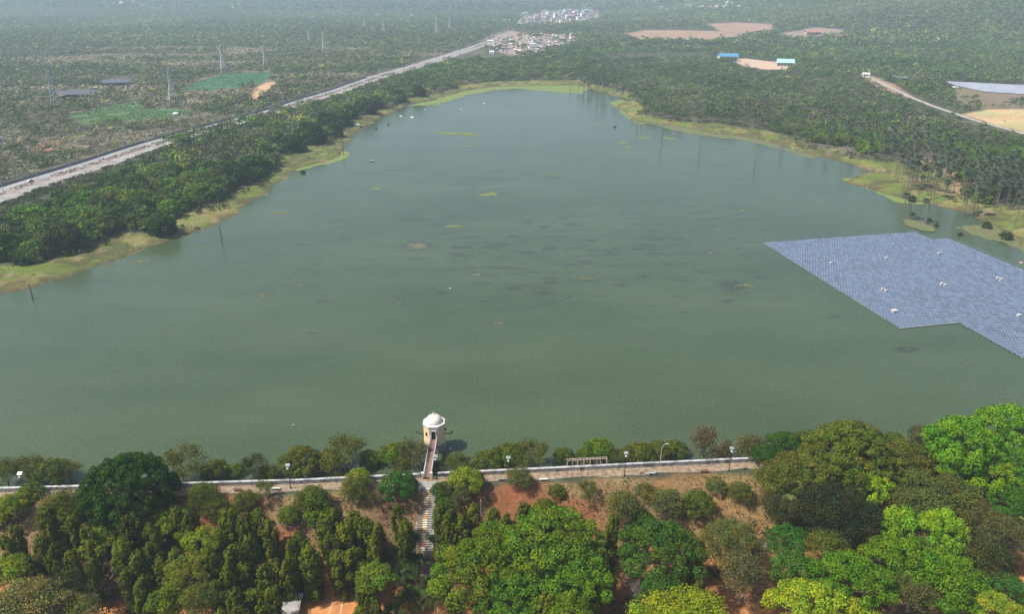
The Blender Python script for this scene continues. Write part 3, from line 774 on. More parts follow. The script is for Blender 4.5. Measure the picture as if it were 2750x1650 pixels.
# solid raft edge around the outline, coloured dark for the shade under it
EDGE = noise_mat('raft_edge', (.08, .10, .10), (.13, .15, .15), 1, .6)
uR = float(corners[2][0] + (corners[3][0] - corners[2][0]))
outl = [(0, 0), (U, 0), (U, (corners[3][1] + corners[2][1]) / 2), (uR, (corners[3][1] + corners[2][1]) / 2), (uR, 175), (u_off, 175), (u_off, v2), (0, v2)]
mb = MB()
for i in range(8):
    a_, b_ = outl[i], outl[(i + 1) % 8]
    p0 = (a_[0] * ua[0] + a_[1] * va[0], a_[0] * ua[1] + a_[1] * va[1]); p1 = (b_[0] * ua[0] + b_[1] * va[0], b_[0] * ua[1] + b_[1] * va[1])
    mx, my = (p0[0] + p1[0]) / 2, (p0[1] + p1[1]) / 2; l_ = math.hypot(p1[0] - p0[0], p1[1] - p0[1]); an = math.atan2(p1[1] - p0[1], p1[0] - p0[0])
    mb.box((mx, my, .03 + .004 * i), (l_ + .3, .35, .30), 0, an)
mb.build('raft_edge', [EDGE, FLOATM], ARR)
for px, py, s_ in [(810, 408, 1), (1285, 367, 1), (1740, 325, 1), (1252, 638, 1), (1281, 650, 1), (1765, 588, 1), (1793, 600, 1), (2247, 540, 1), (2275, 551, 1), (1355, 824, 1.9), (2430, 863, 1.3)]:
    x, y = P(1980 + px * .3112, 580 + py * .3112, .6)
    mb = MB(); mb.box((0, 0, .35), (.9 * s_, .7 * s_, .6)); mb.box((0, 0, .78), (1.05 * s_, .8 * s_, .1)); mb.build('inverter_box', WHITE, ARR, (x - g0[0], y - g0[1], .3), .18)
#@@PART3

# ------------------------------------------------------------------ leaves and crowns
def leaf_quads(C, N, size, rs, asp=1.0, down=0.0):
    """C centres, N normals; returns V (4n,3)"""
    n = len(C)
    N = N / (np.linalg.norm(N, axis=1, keepdims=True) + 1e-9)
    R = rs.normal(size=(n, 3)); 
    if down: R = R * (1 - down) + np.array([0, 0, -1.0]) * down * 2
    T = R - N * (R * N).sum(1, keepdims=True); T /= np.linalg.norm(T, axis=1, keepdims=True) + 1e-9
    Bv = np.cross(N, T)
    s = (size * rs.uniform(.65, 1.3, n))[:, None] * .5
    V = np.empty((n, 4, 3))
    k = rs.uniform(.15, .45, (n, 1)) * s
    V[:, 0] = C - T * s * asp; V[:, 1] = C + Bv * s * .75 - T * k + N * k * .3; V[:, 2] = C + T * s * asp; V[:, 3] = C - Bv * s * .75 - T * k * .2 + N * k * .3
    return V.reshape(-1, 3)
def tones(n, rs, hue=.12, var=.35, bid=None):
    k = rs.uniform(1 - var, 1 + var, n); h = rs.normal(0, hue, n)
    if bid is not None: nb_ = int(bid.max()) + 1; k = k * rs.uniform(.78, 1.22, nb_)[bid]; h = h + rs.normal(0, .13, nb_)[bid]
    c = np.stack([k * (1 + h), k, k * (1 - .8 * h)], 1)
    return np.repeat(np.clip(c, .2, 2.2), 4, axis=0)
def blobs_dome(rs, R, H, nb, br, z0=0.0, flat=.75, fill=.35):
    """centres of foliage clumps spread over a dome of radius R, height H"""
    out = []
    g = math.pi * (3 - math.sqrt(5))
    for i in range(nb):
        t = (i + .5) / nb
        ph = math.acos(1 - t * (1.0 + .25)) if t * 1.25 <= 2 else 1.5
        a = i * g + rs.uniform(-.3, .3)
        rr = (1 - br * .8) * rs.uniform(.80, 1.12)
        x = R * rr * math.sin(ph) * math.cos(a); y = R * rr * math.sin(ph) * math.sin(a); z = z0 + H * (1 - br * .6) * max(math.cos(ph), -.35) * rs.uniform(.88, 1.08)
        s_ = R * br * rs.uniform(.6, 1.5)
        out.append((x, y, z, s_, s_, s_ * flat))
    for i in range(int(nb * fill)):
        a = rs.uniform(0, 6.28); q = rs.uniform(0, .6)
        out.append((R * q * math.cos(a), R * q * math.sin(a), z0 + H * rs.uniform(.1, .6), R * br, R * br, R * br * flat))
    return np.array(out)
def crown_pts(rs, B, dens, inner=.82, rad=(.72, 1.08), up=.25):
    C = []; N = []; I = []
    area = B[:, 3] * B[:, 4]
    cnt = np.maximum(4, (area * dens * 8).astype(int))
    for bi, (b, m) in enumerate(zip(B, cnt)):
        d = rs.normal(size=(m, 3)); d /= np.linalg.norm(d, axis=1, keepdims=True)
        d = d[d[:, 2] > -.75]
        p = b[:3] + d * b[3:] * rs.uniform(*rad, (len(d), 1))
        C.append(p); N.append(d); I.append(np.full(len(d), bi))
    C = np.vstack(C); N = np.vstack(N); I = np.concatenate(I)
    keep = np.ones(len(C), bool)
    for b in B:
        q = (C - b[:3]) / b[3:]; keep &= (q ** 2).sum(1) > (inner * .8) ** 2
    C, N, I = C[keep], N[keep], I[keep]
    N = N + rs.normal(size=N.shape) * .55 + np.array([0, 0, up])
    return C, N, I
def limb_mb(mb, rs, targets, h0, r0, trunk_top, wob=.1, n=6):
    """a tapered trunk that forks towards the given points"""
    mb.tube([(0, 0, -.6), (rs.uniform(-wob, wob), rs.uniform(-wob, wob), h0 * .5), (0, 0, h0)], [r0 * 1.25, r0, r0 * .8], n)
    for t in targets:
        t = Vector(t); a = Vector((0, 0, h0 * rs.uniform(.75, 1.0)))
        mid = a.lerp(t, .5) + Vector((rs.uniform(-.1, .1), rs.uniform(-.1, .1), .12)) * t.length * .5
        mb.tube([a, mid, t], [r0 * .5, r0 * .28, r0 * .08], 5, cap=False)
def make_tree_mesh(seed, R, H, base, nb, br, leaf, dens, flat=.75, asp=1.0, hue=.10, var=.32, r0=None, nl=9, up=.25, inner=.82, rad=(.72, 1.08), fill=.35, down=0.0):
    rs = np.random.RandomState(seed)
    B_ = blobs_dome(rs, R, H, nb, br, base, flat, fill)
    C, N, I = crown_pts(rs, B_, dens, inner, rad, up)
    V = leaf_quads(C, N, leaf, rs, asp, down)
    cr = mesh_np('crown', V, np.arange(len(V)).reshape(-1, 4), LEAF, col=tones(len(C), rs, hue, var, I))
    mb = MB(); idx = rs.choice(len(B_), min(nl, len(B_)), replace=False)
    limb_mb(mb, rs, [tuple(B_[i][:3] * np.array([.85, .85, 1])) for i in idx], base * .55 + .3, r0 or R * .06, base)
    tr = mb.mesh('trunk', BARK)
    return cr, tr, len(C)
def twig_tree(seed, R, H, base, pale=False, depth=4, n0=7, r0=.22, leafy=0, leaf=.25):
    """bare or nearly bare crown of real branches; optional sparse leaves"""
    rs = np.random.RandomState(seed); rnd = random.Random(seed)
    mb = MB(); tips = []
    def grow(p, d, l, r, lev):
        q = p + d * l; m_ = p.lerp(q, .5) + Vector((rnd.uniform(-1, 1), rnd.uniform(-1, 1), rnd.uniform(-.5, 1))) * l * .08
        mb.tube([p, m_, q], [r, r * .8, r * .55], 4 if lev > 1 else 6, cap=False)
        tips.append((p.lerp(q, .6), d)); tips.append((q, d))
        if lev >= depth: return
        for k in range(3 if lev > 0 else n0):
            a = rnd.uniform(0, 6.28); sp = rnd.uniform(.35, .85) if lev else rnd.uniform(.5, 1.05)
            o = d.orthogonal().normalized(); o = (Matrix.Rotation(a, 3, d) @ o)
            nd = (d * math.cos(sp) + o * math.sin(sp) + Vector((0, 0, .12))).normalized()
            grow(q if k else p.lerp(q, .8), nd, l * rnd.uniform(.62, .85), r * .55, lev + 1)
    l0 = math.hypot(R, H) / 2.6
    mb.tube([(0, 0, -.6), (0, 0, base)], [r0 * 1.3, r0], 7)
    for k in range(n0):
        a = k / n0 * 6.28 + rnd.uniform(-.3, .3); t = rnd.uniform(.25, 1.15)
        grow(Vector((0, 0, base * rnd.uniform(.7, 1))), Vector((math.cos(a) * math.sin(t) * R / H, math.sin(a) * math.sin(t) * R / H, math.cos(t) * .9 + .1)).normalized(), l0, r0 * .6, 1)
    tr = mb.mesh('branches', BARKP if pale else BARK)
    cr = None
    if leafy:
        idx = rs.randint(0, len(tips), leafy)
        C = np.array([tips[i][0] for i in idx]) + rs.normal(size=(leafy, 3)) * leaf * 1.6; N = rs.normal(size=(leafy, 3)) + np.array([0, 0, .7])
        V = leaf_quads(C, N, leaf, rs)
        cr = mesh_np('crown', V, np.arange(len(V)).reshape(-1, 4), LEAF, col=tones(leafy, rs, .12, .4))
    return cr, tr
def column_mesh(seed, H, R):
    """weeping column: tiers of hanging leaf tufts round a straight trunk"""
    rs = np.random.RandomState(seed); C = []; N = []; T = []
    nt_ = int(H * 6.5)
    for i in range(nt_):
        z = H * (.10 + .90 * (i / nt_) ** .95); f = min(1, (H - z) / (H * .16) + .25) * (.85 + .15 * math.sin(i * .9 + seed)) * (1.0 if z > H * .25 else .8)
        a = rs.uniform(0, 6.28); rr = R * f * rs.uniform(.55, 1.0)
        cx, cy = rr * math.cos(a), rr * math.sin(a); L_ = rs.uniform(1.3, 2.6); w = rs.uniform(.45, .8)
        m = int(34 * w / .6)
        t = rs.uniform(0, 1, m) ** .8; aa = rs.uniform(0, 6.28, m)
        ww = w * np.sqrt(np.clip(t * 1.4 + .06, 0, 1)) * (1 - .35 * t)
        p = np.stack([cx + ww * np.cos(aa) * 1.0, cy + ww * np.sin(aa) * 1.0, z - t * L_], 1)
        nn = np.stack([np.cos(aa) + .5 * math.cos(a), np.sin(aa) + .5 * math.sin(a), (1 - t) * 1.8 - .1], 1)
        C.append(p); N.append(nn)
    C = np.vstack(C); N = np.vstack(N); N = N + rs.normal(size=N.shape) * .35
    k = C[:, 2] > .3; C, N = C[k], N[k]
    V = leaf_quads(C, N, .42, rs, 1.35, .75)
    cr = mesh_np('crown', V, np.arange(len(V)).reshape(-1, 4), LEAF, col=tones(len(C), rs, .10, .32))
    mb = MB(); mb.tube([(0, 0, -.8), (.05, .05, H * .5), (0, 0, H * .9)], [.17, .12, .05], 6)
    return cr, mb.mesh('trunk', BARK), len(C)
def fan_palm(seed, H, R=1.7, nf=30, blades=6, lean=.3):
    rs = np.random.RandomState(seed); V = []; 
    for i in range(nf):
        ph = math.acos(1 - 1.55 * (i + .5) / nf); a = i * 2.4 + rs.uniform(-.2, .2)
        d = np.array([math.sin(ph) * math.cos(a), math.sin(ph) * math.sin(a), math.cos(ph)])
        c0 = d * R * .38; up = np.array([0, 0, 1.0]); s = np.cross(d, up); s /= np.linalg.norm(s) + 1e-6; b = np.cross(s, d)
        for k in range(blades):
            t = (k / (blades - 1) - .5) * 2.3; e = d * math.cos(t) + s * math.sin(t); f = np.cross(e, b); l = R * rs.uniform(.52, .68); w = R * .085
            tip = c0 + e * l - np.array([0, 0, .12 * R * rs.uniform(.2, 1.2)]); mid = c0 + e * l * .55
            V += [c0, mid + f * w, tip, mid - f * w]
    lx, ly = rs.uniform(-lean, lean), rs.uniform(-lean, lean)
    V = np.array(V) + np.array([lx, ly, H])
    n = len(V) // 4
    cr = mesh_np('crown', V, np.arange(len(V)).reshape(-1, 4), LEAF, col=tones(n, rs, .08, .3))
    mb = MB(); mb.tube([(0, 0, -1), (lx * .2, ly * .2, H * .3), (lx * .6, ly * .7, H * .7), (lx, ly, H)], [.26, .17, .15, .16], 6)
    return cr, mb.mesh('trunk', BARK)
def frond_palm(seed, H, L_=3.2, nf=16, stems=1):
    rs = np.random.RandomState(seed); V = []; mb = MB()
    for s_ in range(stems):
        bx_, by_ = (rs.uniform(-.9, .9), rs.uniform(-.9, .9)) if stems > 1 else (0, 0); h = H * rs.uniform(.7, 1.1)
        mb.tube([(bx_ * .4, by_ * .4, -.4), (bx_, by_, h)], [.14, .10], 6)
        for i in range(nf):
            a = i * 2.4 + rs.uniform(-.2, .2); el = rs.uniform(.15, 1.25); d = np.array([math.cos(a), math.sin(a)])
            pts = []; L2 = L_ * rs.uniform(.8, 1.15)
            for k in range(15):
                t = k / 14; r = L2 * (math.cos(el) * t + .12 * t); z = L2 * (math.sin(el) * t - .75 * t * t)
                pts.append(np.array([bx_ + d[0] * r, by_ + d[1] * r, h + z]))
            sd = np.array([-d[1], d[0], 0])
            mb.tube([tuple(pts[0]), tuple(pts[5]), tuple(pts[10]), tuple(pts[14])], [.04, .03, .02, .01], 3, cap=False)
            for k in range(2, 15):
                w = L2 * .26 * math.sin(min(1, .25 + k / 14 * .9) * math.pi * .93) + .15; tg = pts[k] - pts[k - 1]
                for q in (-1, 1):
                    tip = pts[k] + sd * q * w + tg * .9 - np.array([0, 0, w * .45])
                    V += [pts[k], pts[k] + tg * .35 + sd * q * w * .45, tip, pts[k] - tg * .3 + sd * q * w * .45 - np.array([0, 0, w * .12])]
    V = np.array(V); n = len(V) // 4
    cr = mesh_np('crown', V, np.arange(len(V)).reshape(-1, 4), LEAF, col=tones(n, rs, .08, .28))
    return cr, mb.mesh('trunk', BARK)

MESHES = {}
def M_(key, fn):
    if key not in MESHES: MESHES[key] = fn()
    return MESHES[key]
def plant(name, parts, loc, rz, s, colr, label, cat, group=None):
    t = empty(name, loc, rz, s); tag(t, label, cat, group)
    cr, tr = parts[0], parts[1]
    if tr is not None: link('trunk' if 'trunk' in tr.name else 'branches', tr, t)
    if cr is not None:
        c = link('crown', cr, t); c.color = (colr[0] * (1.12 if colr[0] < .8 * colr[1] else .93), colr[1], colr[2] * .6, 1)
    return t

# ------------------------------------------------------------------ foreground trees: x, y of the crown centre, crown width (2473 px wide view)
C_LIME = (.16, .235, .018); C_GREEN = (.095, .165, .012); C_DEEP = (.035, .09, .012); C_OLIVE = (.115, .12, .022); C_BROWN = (.105, .10, .045)
C_DARK = (.045, .055, .016); C_YEL = (.22, .26, .02); C_GREY = (.13, .13, .05); C_MID = (.08, .12, .018); C_BRIGHT = (.13, .25, .012)
def crown_parts(kind, R, seed):
    """meshes are built in a few sizes and scaled a little"""
    v = seed % 3
    if kind == 'dome':
        if R < 5: return M_(('dome', 4, v), lambda: make_tree_mesh(10 + v, 4, 3.2, 2.4, 34, .235, .30, 27, flat=.62, fill=.15)), 4, 5.6
        if R < 9: return M_(('dome', 7, v), lambda: make_tree_mesh(20 + v, 7, 5.0, 3.6, 66, .165, .36, 21, flat=.6, fill=.12)), 7, 8.6
        return M_(('dome', 11, v), lambda: make_tree_mesh(30 + v, 11, 7.0, 4.6, 150, .112, .42, 17, flat=.6, fill=.10, r0=.5, nl=16)), 11, 11.4
    if kind == 'bush': return M_(('bush', 3, v), lambda: make_tree_mesh(40 + v, 3, 2.6, .9, 18, .36, .32, 24, r0=.12)), 3, 3.5
    if kind == 'fine':
        if R < 6: return M_(('fine', 4, v), lambda: make_tree_mesh(50 + v, 4, 3.2, 2.4, 34, .26, .24, 26, hue=.16, var=.45, rad=(.4, 1.3), inner=.3, nl=16, r0=.16)), 4, 5.6
        return M_(('fine', 9, v), lambda: make_tree_mesh(60 + v, 9, 5.4, 4, 90, .16, .34, 17, hue=.14, var=.45, rad=(.45, 1.25), inner=.4, nl=20, r0=.35)), 9, 9.6
    if kind == 'sparse': 
        r = twig_cache(v); return r, 4, 5.5
def twig_cache(v): return M_(('sparse', v), lambda: twig_tree(80 + v, 4, 3.8, 1.6, leafy=4600, leaf=.25, depth=4, n0=6, r0=.14))

FG = []
def fg(x, y, w, kind, colr, label, cat='tree', name=None, sq=1.0, group=None):
    """centre of the crown at pixel (x, y), w wide"""
    px, py = x * OV, y * OV
    a, b, c = ray(px, py); z = 5.0
    for _ in range(8):
        t = (z - CAM_H) / c; X, Y = a * t, b * t
        R = w * OV / 2 / FPX * t * (1.12 if y < 1150 else 1.04)
        g_ = float(zt(X, Y)); g_ = max(g_, -.3)
        parts, R0, H0 = crown_parts(kind, R, len(FG)); s = R / R0
        z = .5 * z + .5 * (g_ + H0 * .62 * s * sq)
    t = plant(name or {'bush': 'shrub', 'sparse': 'thin_tree'}.get(kind, 'broadleaf_tree'), parts, (X, Y, g_ - .1), (len(FG) * 2.1) % 6.28, (s, s, s * sq), colr, label, cat, group)
    FG.append((t, X, Y, R)); return t
# along the water side of the dam
fg(14, 1150, 84, 'sparse', C_MID, 'thin olive tree at the very end of the white parapet wall')
fg(66, 1136, 70, 'sparse', C_OLIVE, 'thin olive brown tree behind the parapet, beside the small round tree')
fg(120, 1136, 84, 'dome', C_MID, 'forked dark olive tree behind the parapet near the white bench')
fg(165, 1142, 56, 'sparse', C_OLIVE, 'airy olive tree between the forked tree and the big round tree')
fg(302, 1165, 205, 'dome', C_DEEP, 'very large round deep green tree overhanging the dam path', sq=1.35)
fg(436, 1126, 100, 'sparse', C_OLIVE, 'olive brown tree just beside the very large round tree')
fg(520, 1132, 62, 'dome', C_MID, 'small twin topped green tree behind the parapet above the brown bench')
fg(568, 1133, 40, 'dome', C_GREEN, 'small bright green tree touching a grey green one by the parapet')
fg(608, 1130, 64, 'sparse', C_DARK, 'grey green tree leaning over the parapet above the brown bench')
fg(726, 1108, 92, 'dome', C_OLIVE, 'yellow topped tree with visible trunk behind the first solar lamp')
fg(690, 1120, 40, 'sparse', C_BROWN, 'thin brownish tree just behind the solar lamp by the white bench')
fg(795, 1106, 66, 'dome', C_OLIVE, 'yellow green tree joined to a brownish round tree behind the parapet')
fg(836, 1098, 92, 'sparse', C_OLIVE, 'brownish round tree standing behind the parapet and small bright tree')
fg(893, 1104, 52, 'dome', C_MID, 'small olive tree with slanting trunk over the water')
fg(955, 1092, 70, 'dome', C_GREEN, 'green topped tree by the bridge, its crown partly behind brown twigs')
fg(998, 1106, 84, 'sparse', C_BROWN, 'brown twiggy tree touching the footbridge railing')
fg(968, 1092, 40, 'dome', C_GREEN, 'small green crown above the brown twiggy tree by the bridge')
fg(1098, 1124, 60, 'sparse', C_MID, 'low dark bushy tree beside the bridge shadow')
fg(1120, 1118, 36, 'sparse', C_BROWN, 'small reddish brown tree behind the parapet near the bridge')
fg(1180, 1112, 70, 'dome', C_MID, 'dark green tree behind the parapet between lamp and bridge')
fg(1232, 1096, 80, 'dome', C_MID, 'rounded green tree above the half hidden solar lamp')
fg(1290, 1102, 78, 'sparse', C_OLIVE, 'brownish tree with forked trunk behind the cream bench')
fg(1362, 1096, 46, 'dome', C_MID, 'narrow green tree beside the broken timber frame')
fg(1448, 1082, 72, 'dome', C_GREEN, 'bright green tree rising behind the broken timber frame')
fg(1415, 1100, 50, 'dome', C_MID, 'low green tree directly behind the broken timber frame')
fg(1470, 1108, 50, 'sparse', C_BROWN, 'dull brown tree at the end of the broken timber frame')
fg(1545, 1090, 66, 'dome', C_OLIVE, 'olive tree with orange tint past the lamp by the frame')
fg(1590, 1086, 60, 'dome', C_OLIVE, 'yellowish green tree behind the pale green street lamp')
fg(1632, 1082, 56, 'dome', C_MID, 'green tree between the street lamp and the brown bare crown')
fg(1702, 1082, 96, 'sparse', (.12, .085, .055), 'purplish brown nearly bare round tree behind the parapet')
fg(1750, 1098, 46, 'sparse', C_OLIVE, 'small dull tree at the foot of the purplish bare tree')
fg(1822, 1080, 84, 'fine', C_BROWN, 'brown olive tree where the parapet wall disappears')
fg(1845, 1096, 56, 'dome', C_DEEP, 'dark green tree in front of the brown olive tree at the wall end')
fg(1905, 1076, 100, 'dome', C_DEEP, 'dark green tree between the wall end and the wide olive tree')
fg(1960, 1064, 76, 'dome', C_MID, 'mid green tree peeping behind the wide olive tree')
fg(2195, 1098, 100, 'fine', C_OLIVE, 'olive thorn tree between the yellow olive cluster and tallest bright tree')
fg(2160, 1066, 60, 'dome', C_MID, 'small green tree at the water past the yellow olive cluster')
fg(2085, 1050, 90, 'dome', (.092, .13, .022), 'yellow olive tree at the water side of the largest one')
fg(1500, 1100, 50, 'dome', C_MID, 'low green bush tree between the broken frame and lamp')
fg(650, 1140, 50, 'bush', C_MID, 'low green shrub against the parapet near the first solar lamp')
fg(1040, 1120, 40, 'bush', C_MID, 'low green shrub beside the footbridge over the water')
# path side and slope
fg(1560, 1180, 46, 'bush', C_GREY, 'grey green low bush on the dry slope below the cream bench')
fg(1420, 1185, 50, 'sparse', C_OLIVE, 'thin olive bush on the red slope below the iron posts')
fg(1345, 1180, 40, 'bush', C_OLIVE, 'little olive bush on the red slope')
fg(1790, 1185, 60, 'fine', C_OLIVE, 'olive scrub tree on the dry slope below the wall end')
fg(640, 1185, 50, 'sparse', C_OLIVE, 'thin olive bush on the slope below the white backless bench')
fg(905, 1205, 50, 'sparse', C_BROWN, 'thin brown bush on red soil above the column rows')
fg(76, 1182, 56, 'bush', C_GREEN, 'small round green tree in front of the solar lamp and parapet')
fg(20, 1222, 84, 'dome', C_LIME, 'bright lime tree at the edge of the slope below the parapet')
fg(150, 1222, 110, 'fine', C_OLIVE, 'dull olive thicket below the white bench')
fg(225, 1200, 70, 'bush', C_YEL, 'yellow green shrub at the foot of the very large round tree')
fg(302, 1238, 120, 'dome', C_DEEP, 'dark lower tree under the very large round tree')
fg(385, 1210, 84, 'fine', C_MID, 'olive green tree covering the path beside the very large tree')
fg(410, 1255, 110, 'dome', C_LIME, 'lime green spreading tree below the very large round tree')
fg(250, 1295, 100, 'dome', C_LIME, 'lime green tree surrounded by dark columns')
fg(492, 1190, 76, 'fine', C_MID, 'green tree on the slope edge in front of the parapet')
fg(520, 1225, 70, 'fine', C_OLIVE, 'olive tree below the brown bench with backrest')
fg(590, 1205, 60, 'fine', C_OLIVE, 'olive shrub under the leaning grey green tree')
fg(490, 1300, 95, 'dome', C_LIME, 'yellow lime tree standing among the dark columns')
fg(755, 1200, 80, 'dome', C_MID, 'leafy green tree on the slope below the solar lamp')
fg(700, 1240, 56, 'dome', C_GREEN, 'small bright tree with thin trunk alone on red soil')
fg(770, 1240, 70, 'dome', C_GREEN, 'green tree just under the leafy one on the red slope')
fg(866, 1150, 60, 'dome', C_LIME, 'small bright yellow green tree on the crest path')
fg(855, 1175, 70, 'fine', C_OLIVE, 'olive tree casting shade on the red soil by the path')
fg(962, 1166, 88, 'dome', (.035, .115, .02), 'deep green broad leaved tree beside the top of the stone steps')
fg(1068, 1178, 50, 'bush', C_DEEP, 'dark green shrub beside the top of the stone steps')
fg(1078, 1215, 60, 'bush', C_DEEP, 'dark shrub row hugging the stone steps')
fg(1125, 1154, 84, 'dome', C_LIME, 'yellow green tree in front of the parapet near the bridge gate')
fg(1255, 1150, 62, 'fine', C_GREY, 'grey green tree half hiding a solar lamp')
fg(1108, 1195, 70, 'sparse', C_BROWN, 'thin brown bush in the shade of the yellow green tree')
fg(1508, 1215, 90, 'fine', C_GREY, 'grey green airy tree alone on the dry slope')
fg(1612, 1208, 82, 'fine', C_GREY, 'grey green airy tree beside the dark green slope tree')
fg(1688, 1212, 80, 'dome', C_MID, 'dark green slope tree with a clear shadow')
fg(1730, 1165, 50, 'bush', C_GREY, 'pale green low shrub just below the last bench')
# big bright mass right of the steps
fg(1140, 1372, 200, 'dome', C_GREEN, 'huge rounded green tree beside the lower stone steps')
fg(1335, 1310, 250, 'dome', (.095, .185, .016), 'broadest bright green tree at the foot of the slope')
fg(1200, 1300, 130, 'dome', C_GREEN, 'medium green tree between the steps and the broadest bright tree')
fg(1395, 1385, 170, 'dome', (.09, .20, .018), 'bright green tree next to the bare purple grey tree')
fg(1230, 1430, 150, 'dome', (.07, .17, .018), 'green tree at the bottom in front of the broadest bright tree')
fg(1375, 1470, 110, 'dome', C_GREEN, 'green tree at the bottom beside the bare purple grey tree')
fg(1600, 1322, 200, 'dome', (.045, .105, .016), 'large dark green dome shaped tree beside the bare purple tree')
fg(1600, 1425, 110, 'dome', (.05, .12, .018), 'smaller dark green tree in front of the dark dome tree')
fg(1555, 1250, 60, 'bush', C_DEEP, 'small dark tree peeping behind the dark dome tree')
fg(1655, 1512, 250, 'fine', C_YEL, 'yellow flowering round tree at the bottom beside the red brush', sq=.9)
fg(1765, 1300, 140, 'fine', C_GREY, 'wide grey green thorn tree beside the dark dome tree')
fg(1790, 1370, 110, 'fine', (.13, .115, .065), 'grey brown thorn tree below the wide grey green one')
fg(1905, 1300, 100, 'dome', (.035, .12, .02), 'compact bright green tree next to the wide thorn trees')
fg(1920, 1370, 110, 'dome', (.06, .14, .02), 'rounded mid green tree above the yellow green one at the bottom')
# right hand wood
fg(2050, 1085, 190, 'dome', (.10, .14, .022), 'largest yellow olive tree rising above the lake edge', sq=1.15)
fg(1975, 1125, 120, 'dome', (.092, .13, .022), 'yellow olive tree clustered against the largest one toward the wall end')
fg(2130, 1120, 120, 'dome', (.105, .14, .022), 'yellow olive tree clustered against the largest one toward the tallest bright trees')
fg(2045, 1165, 130, 'dome', (.09, .135, .02), 'yellow olive tree just below the largest one')
fg(1965, 1185, 90, 'dome', (.10, .13, .022), 'small yellow olive tree above the blackish thorn tree')
fg(1880, 1150, 110, 'fine', C_OLIVE, 'olive tree hiding the end of the crest path')
fg(1915, 1120, 90, 'dome', C_OLIVE, 'dull green tree between the wall end and largest olive tree')
fg(2095, 1172, 120, 'dome', (.20, .36, .014), 'vivid lime crown between the olive tree and the blackish tree', sq=1.5)
fg(2028, 1232, 215, 'fine', (.032, .038, .018), 'blackish green wide thorn tree in the middle of the wood', sq=.9)
fg(2265, 1195, 210, 'fine', (.105, .115, .035), 'huge brownish olive tree behind the vivid lime trees', sq=.85)
fg(2185, 1215, 110, 'fine', (.11, .11, .04), 'olive thorn tree between blackish tree and the huge brownish one')
fg(2350, 1240, 130, 'fine', (.12, .105, .045), 'brown olive thorn tree on the wood side of the huge brownish one')
fg(2228, 1045, 60, 'dome', C_BROWN, 'small dark olive tree at the water beside the tallest bright tree')
fg(2330, 1060, 150, 'dome', (.10, .25, .015), 'tallest bright green tree at the lake edge', sq=1.3)
fg(2430, 1030, 140, 'dome', (.10, .25, .015), 'second tallest bright green tree at the edge of the wood', sq=1.3)
fg(2300, 1100, 110, 'dome', C_BRIGHT, 'bright green lower crown below the tallest bright tree')
fg(2385, 1130, 130, 'dome', C_BRIGHT, 'bright green crown above the huge brownish olive tree')
fg(2455, 1115, 110, 'dome', (.06, .17, .016), 'deep green tree beneath the second tallest bright tree')
fg(2440, 1200, 110, 'dome', (.05, .15, .018), 'green tree beside the huge brownish olive tree and fan palm')
fg(2170, 1262, 85, 'dome', (.18, .35, .02), 'small vivid lime tree with flat top in the wood', sq=2.0)
fg(2272, 1280, 118, 'dome', (.17, .33, .02), 'larger vivid lime round tree in the wood', sq=1.7)
fg(2230, 1320, 110, 'fine', C_BROWN, 'brownish bush between the two vivid lime trees')
fg(2060, 1395, 185, 'dome', (.075, .18, .01), 'spreading emerald tree with open shade beneath it')
fg(2180, 1350, 170, 'dome', (.085, .18, .01), 'emerald tree behind the open shade hollow')
fg(2285, 1390, 190, 'dome', (.085, .19, .01), 'emerald tree sloping down to the olive scrub', sq=.9)
fg(2000, 1320, 110, 'fine', C_OLIVE, 'olive tree between blackish tree and emerald tree')
fg(1960, 1465, 190, 'dome', (.19, .30, .022), 'wide yellow green tree at the bottom of the wood')
fg(2065, 1480, 110, 'dome', (.20, .27, .025), 'yellow green tree at the bottom near the shade hollow')
fg(2405, 1470, 130, 'dome', (.18, .27, .03), 'pale lime tree at the bottom corner of the wood')
fg(2440, 1420, 90, 'dome', (.045, .13, .03), 'bluish green tree above the pale lime corner tree')
fg(2390, 1340, 130, 'fine', (.06, .065, .025), 'dark olive scrub tree beside the emerald trees')
fg(2455, 1300, 90, 'sparse', C_BROWN, 'bare brown tree near the fan palm at the wood edge')
fg(2400, 1270, 100, 'fine', C_BROWN, 'brown olive tree just under the huge brownish one')
fg(1880, 1215, 90, 'fine', (.06, .065, .028), 'dark shrubby tree at the edge of the dry slope')
fg(2200, 1440, 100, 'sparse', C_BROWN, 'thin bare tree inside the dark shade hollow')
fg(2120, 1320, 90, 'fine', C_MID, 'mid green tree behind the emerald pair')
# left bottom corner
fg(60, 1462, 200, 'fine', (.20, .17, .07), 'pale straw coloured bushy tree at the bottom corner')
fg(30, 1370, 95, 'dome', C_LIME, 'bright lime tree above the straw coloured corner tree')
fg(150, 1420, 110, 'fine', C_DARK, 'dark scrub between the corner tree and the fallen branches')
fg(455, 1375, 120, 'dome', (.14, .18, .025), 'yellowish tree with drooping leaves near the bottom red ground')
fg(400, 1440, 80, 'bush', C_GREEN, 'leafy green shrub beside the open red ground')
fg(185, 1474, 90, 'fine', (.15, .16, .05), 'pale olive bush beside the open red ground at the bottom')
fg(490, 1440, 100, 'fine', (.09, .12, .03), 'dull green tree above the dark soil patch')
fg(905, 1390, 90, 'dome', (.12, .20, .025), 'yellow green tree at the corner of the orange court')
fg(1320, 1230, 70, 'dome', C_MID, 'green crown on the upper edge of the broadest bright tree')

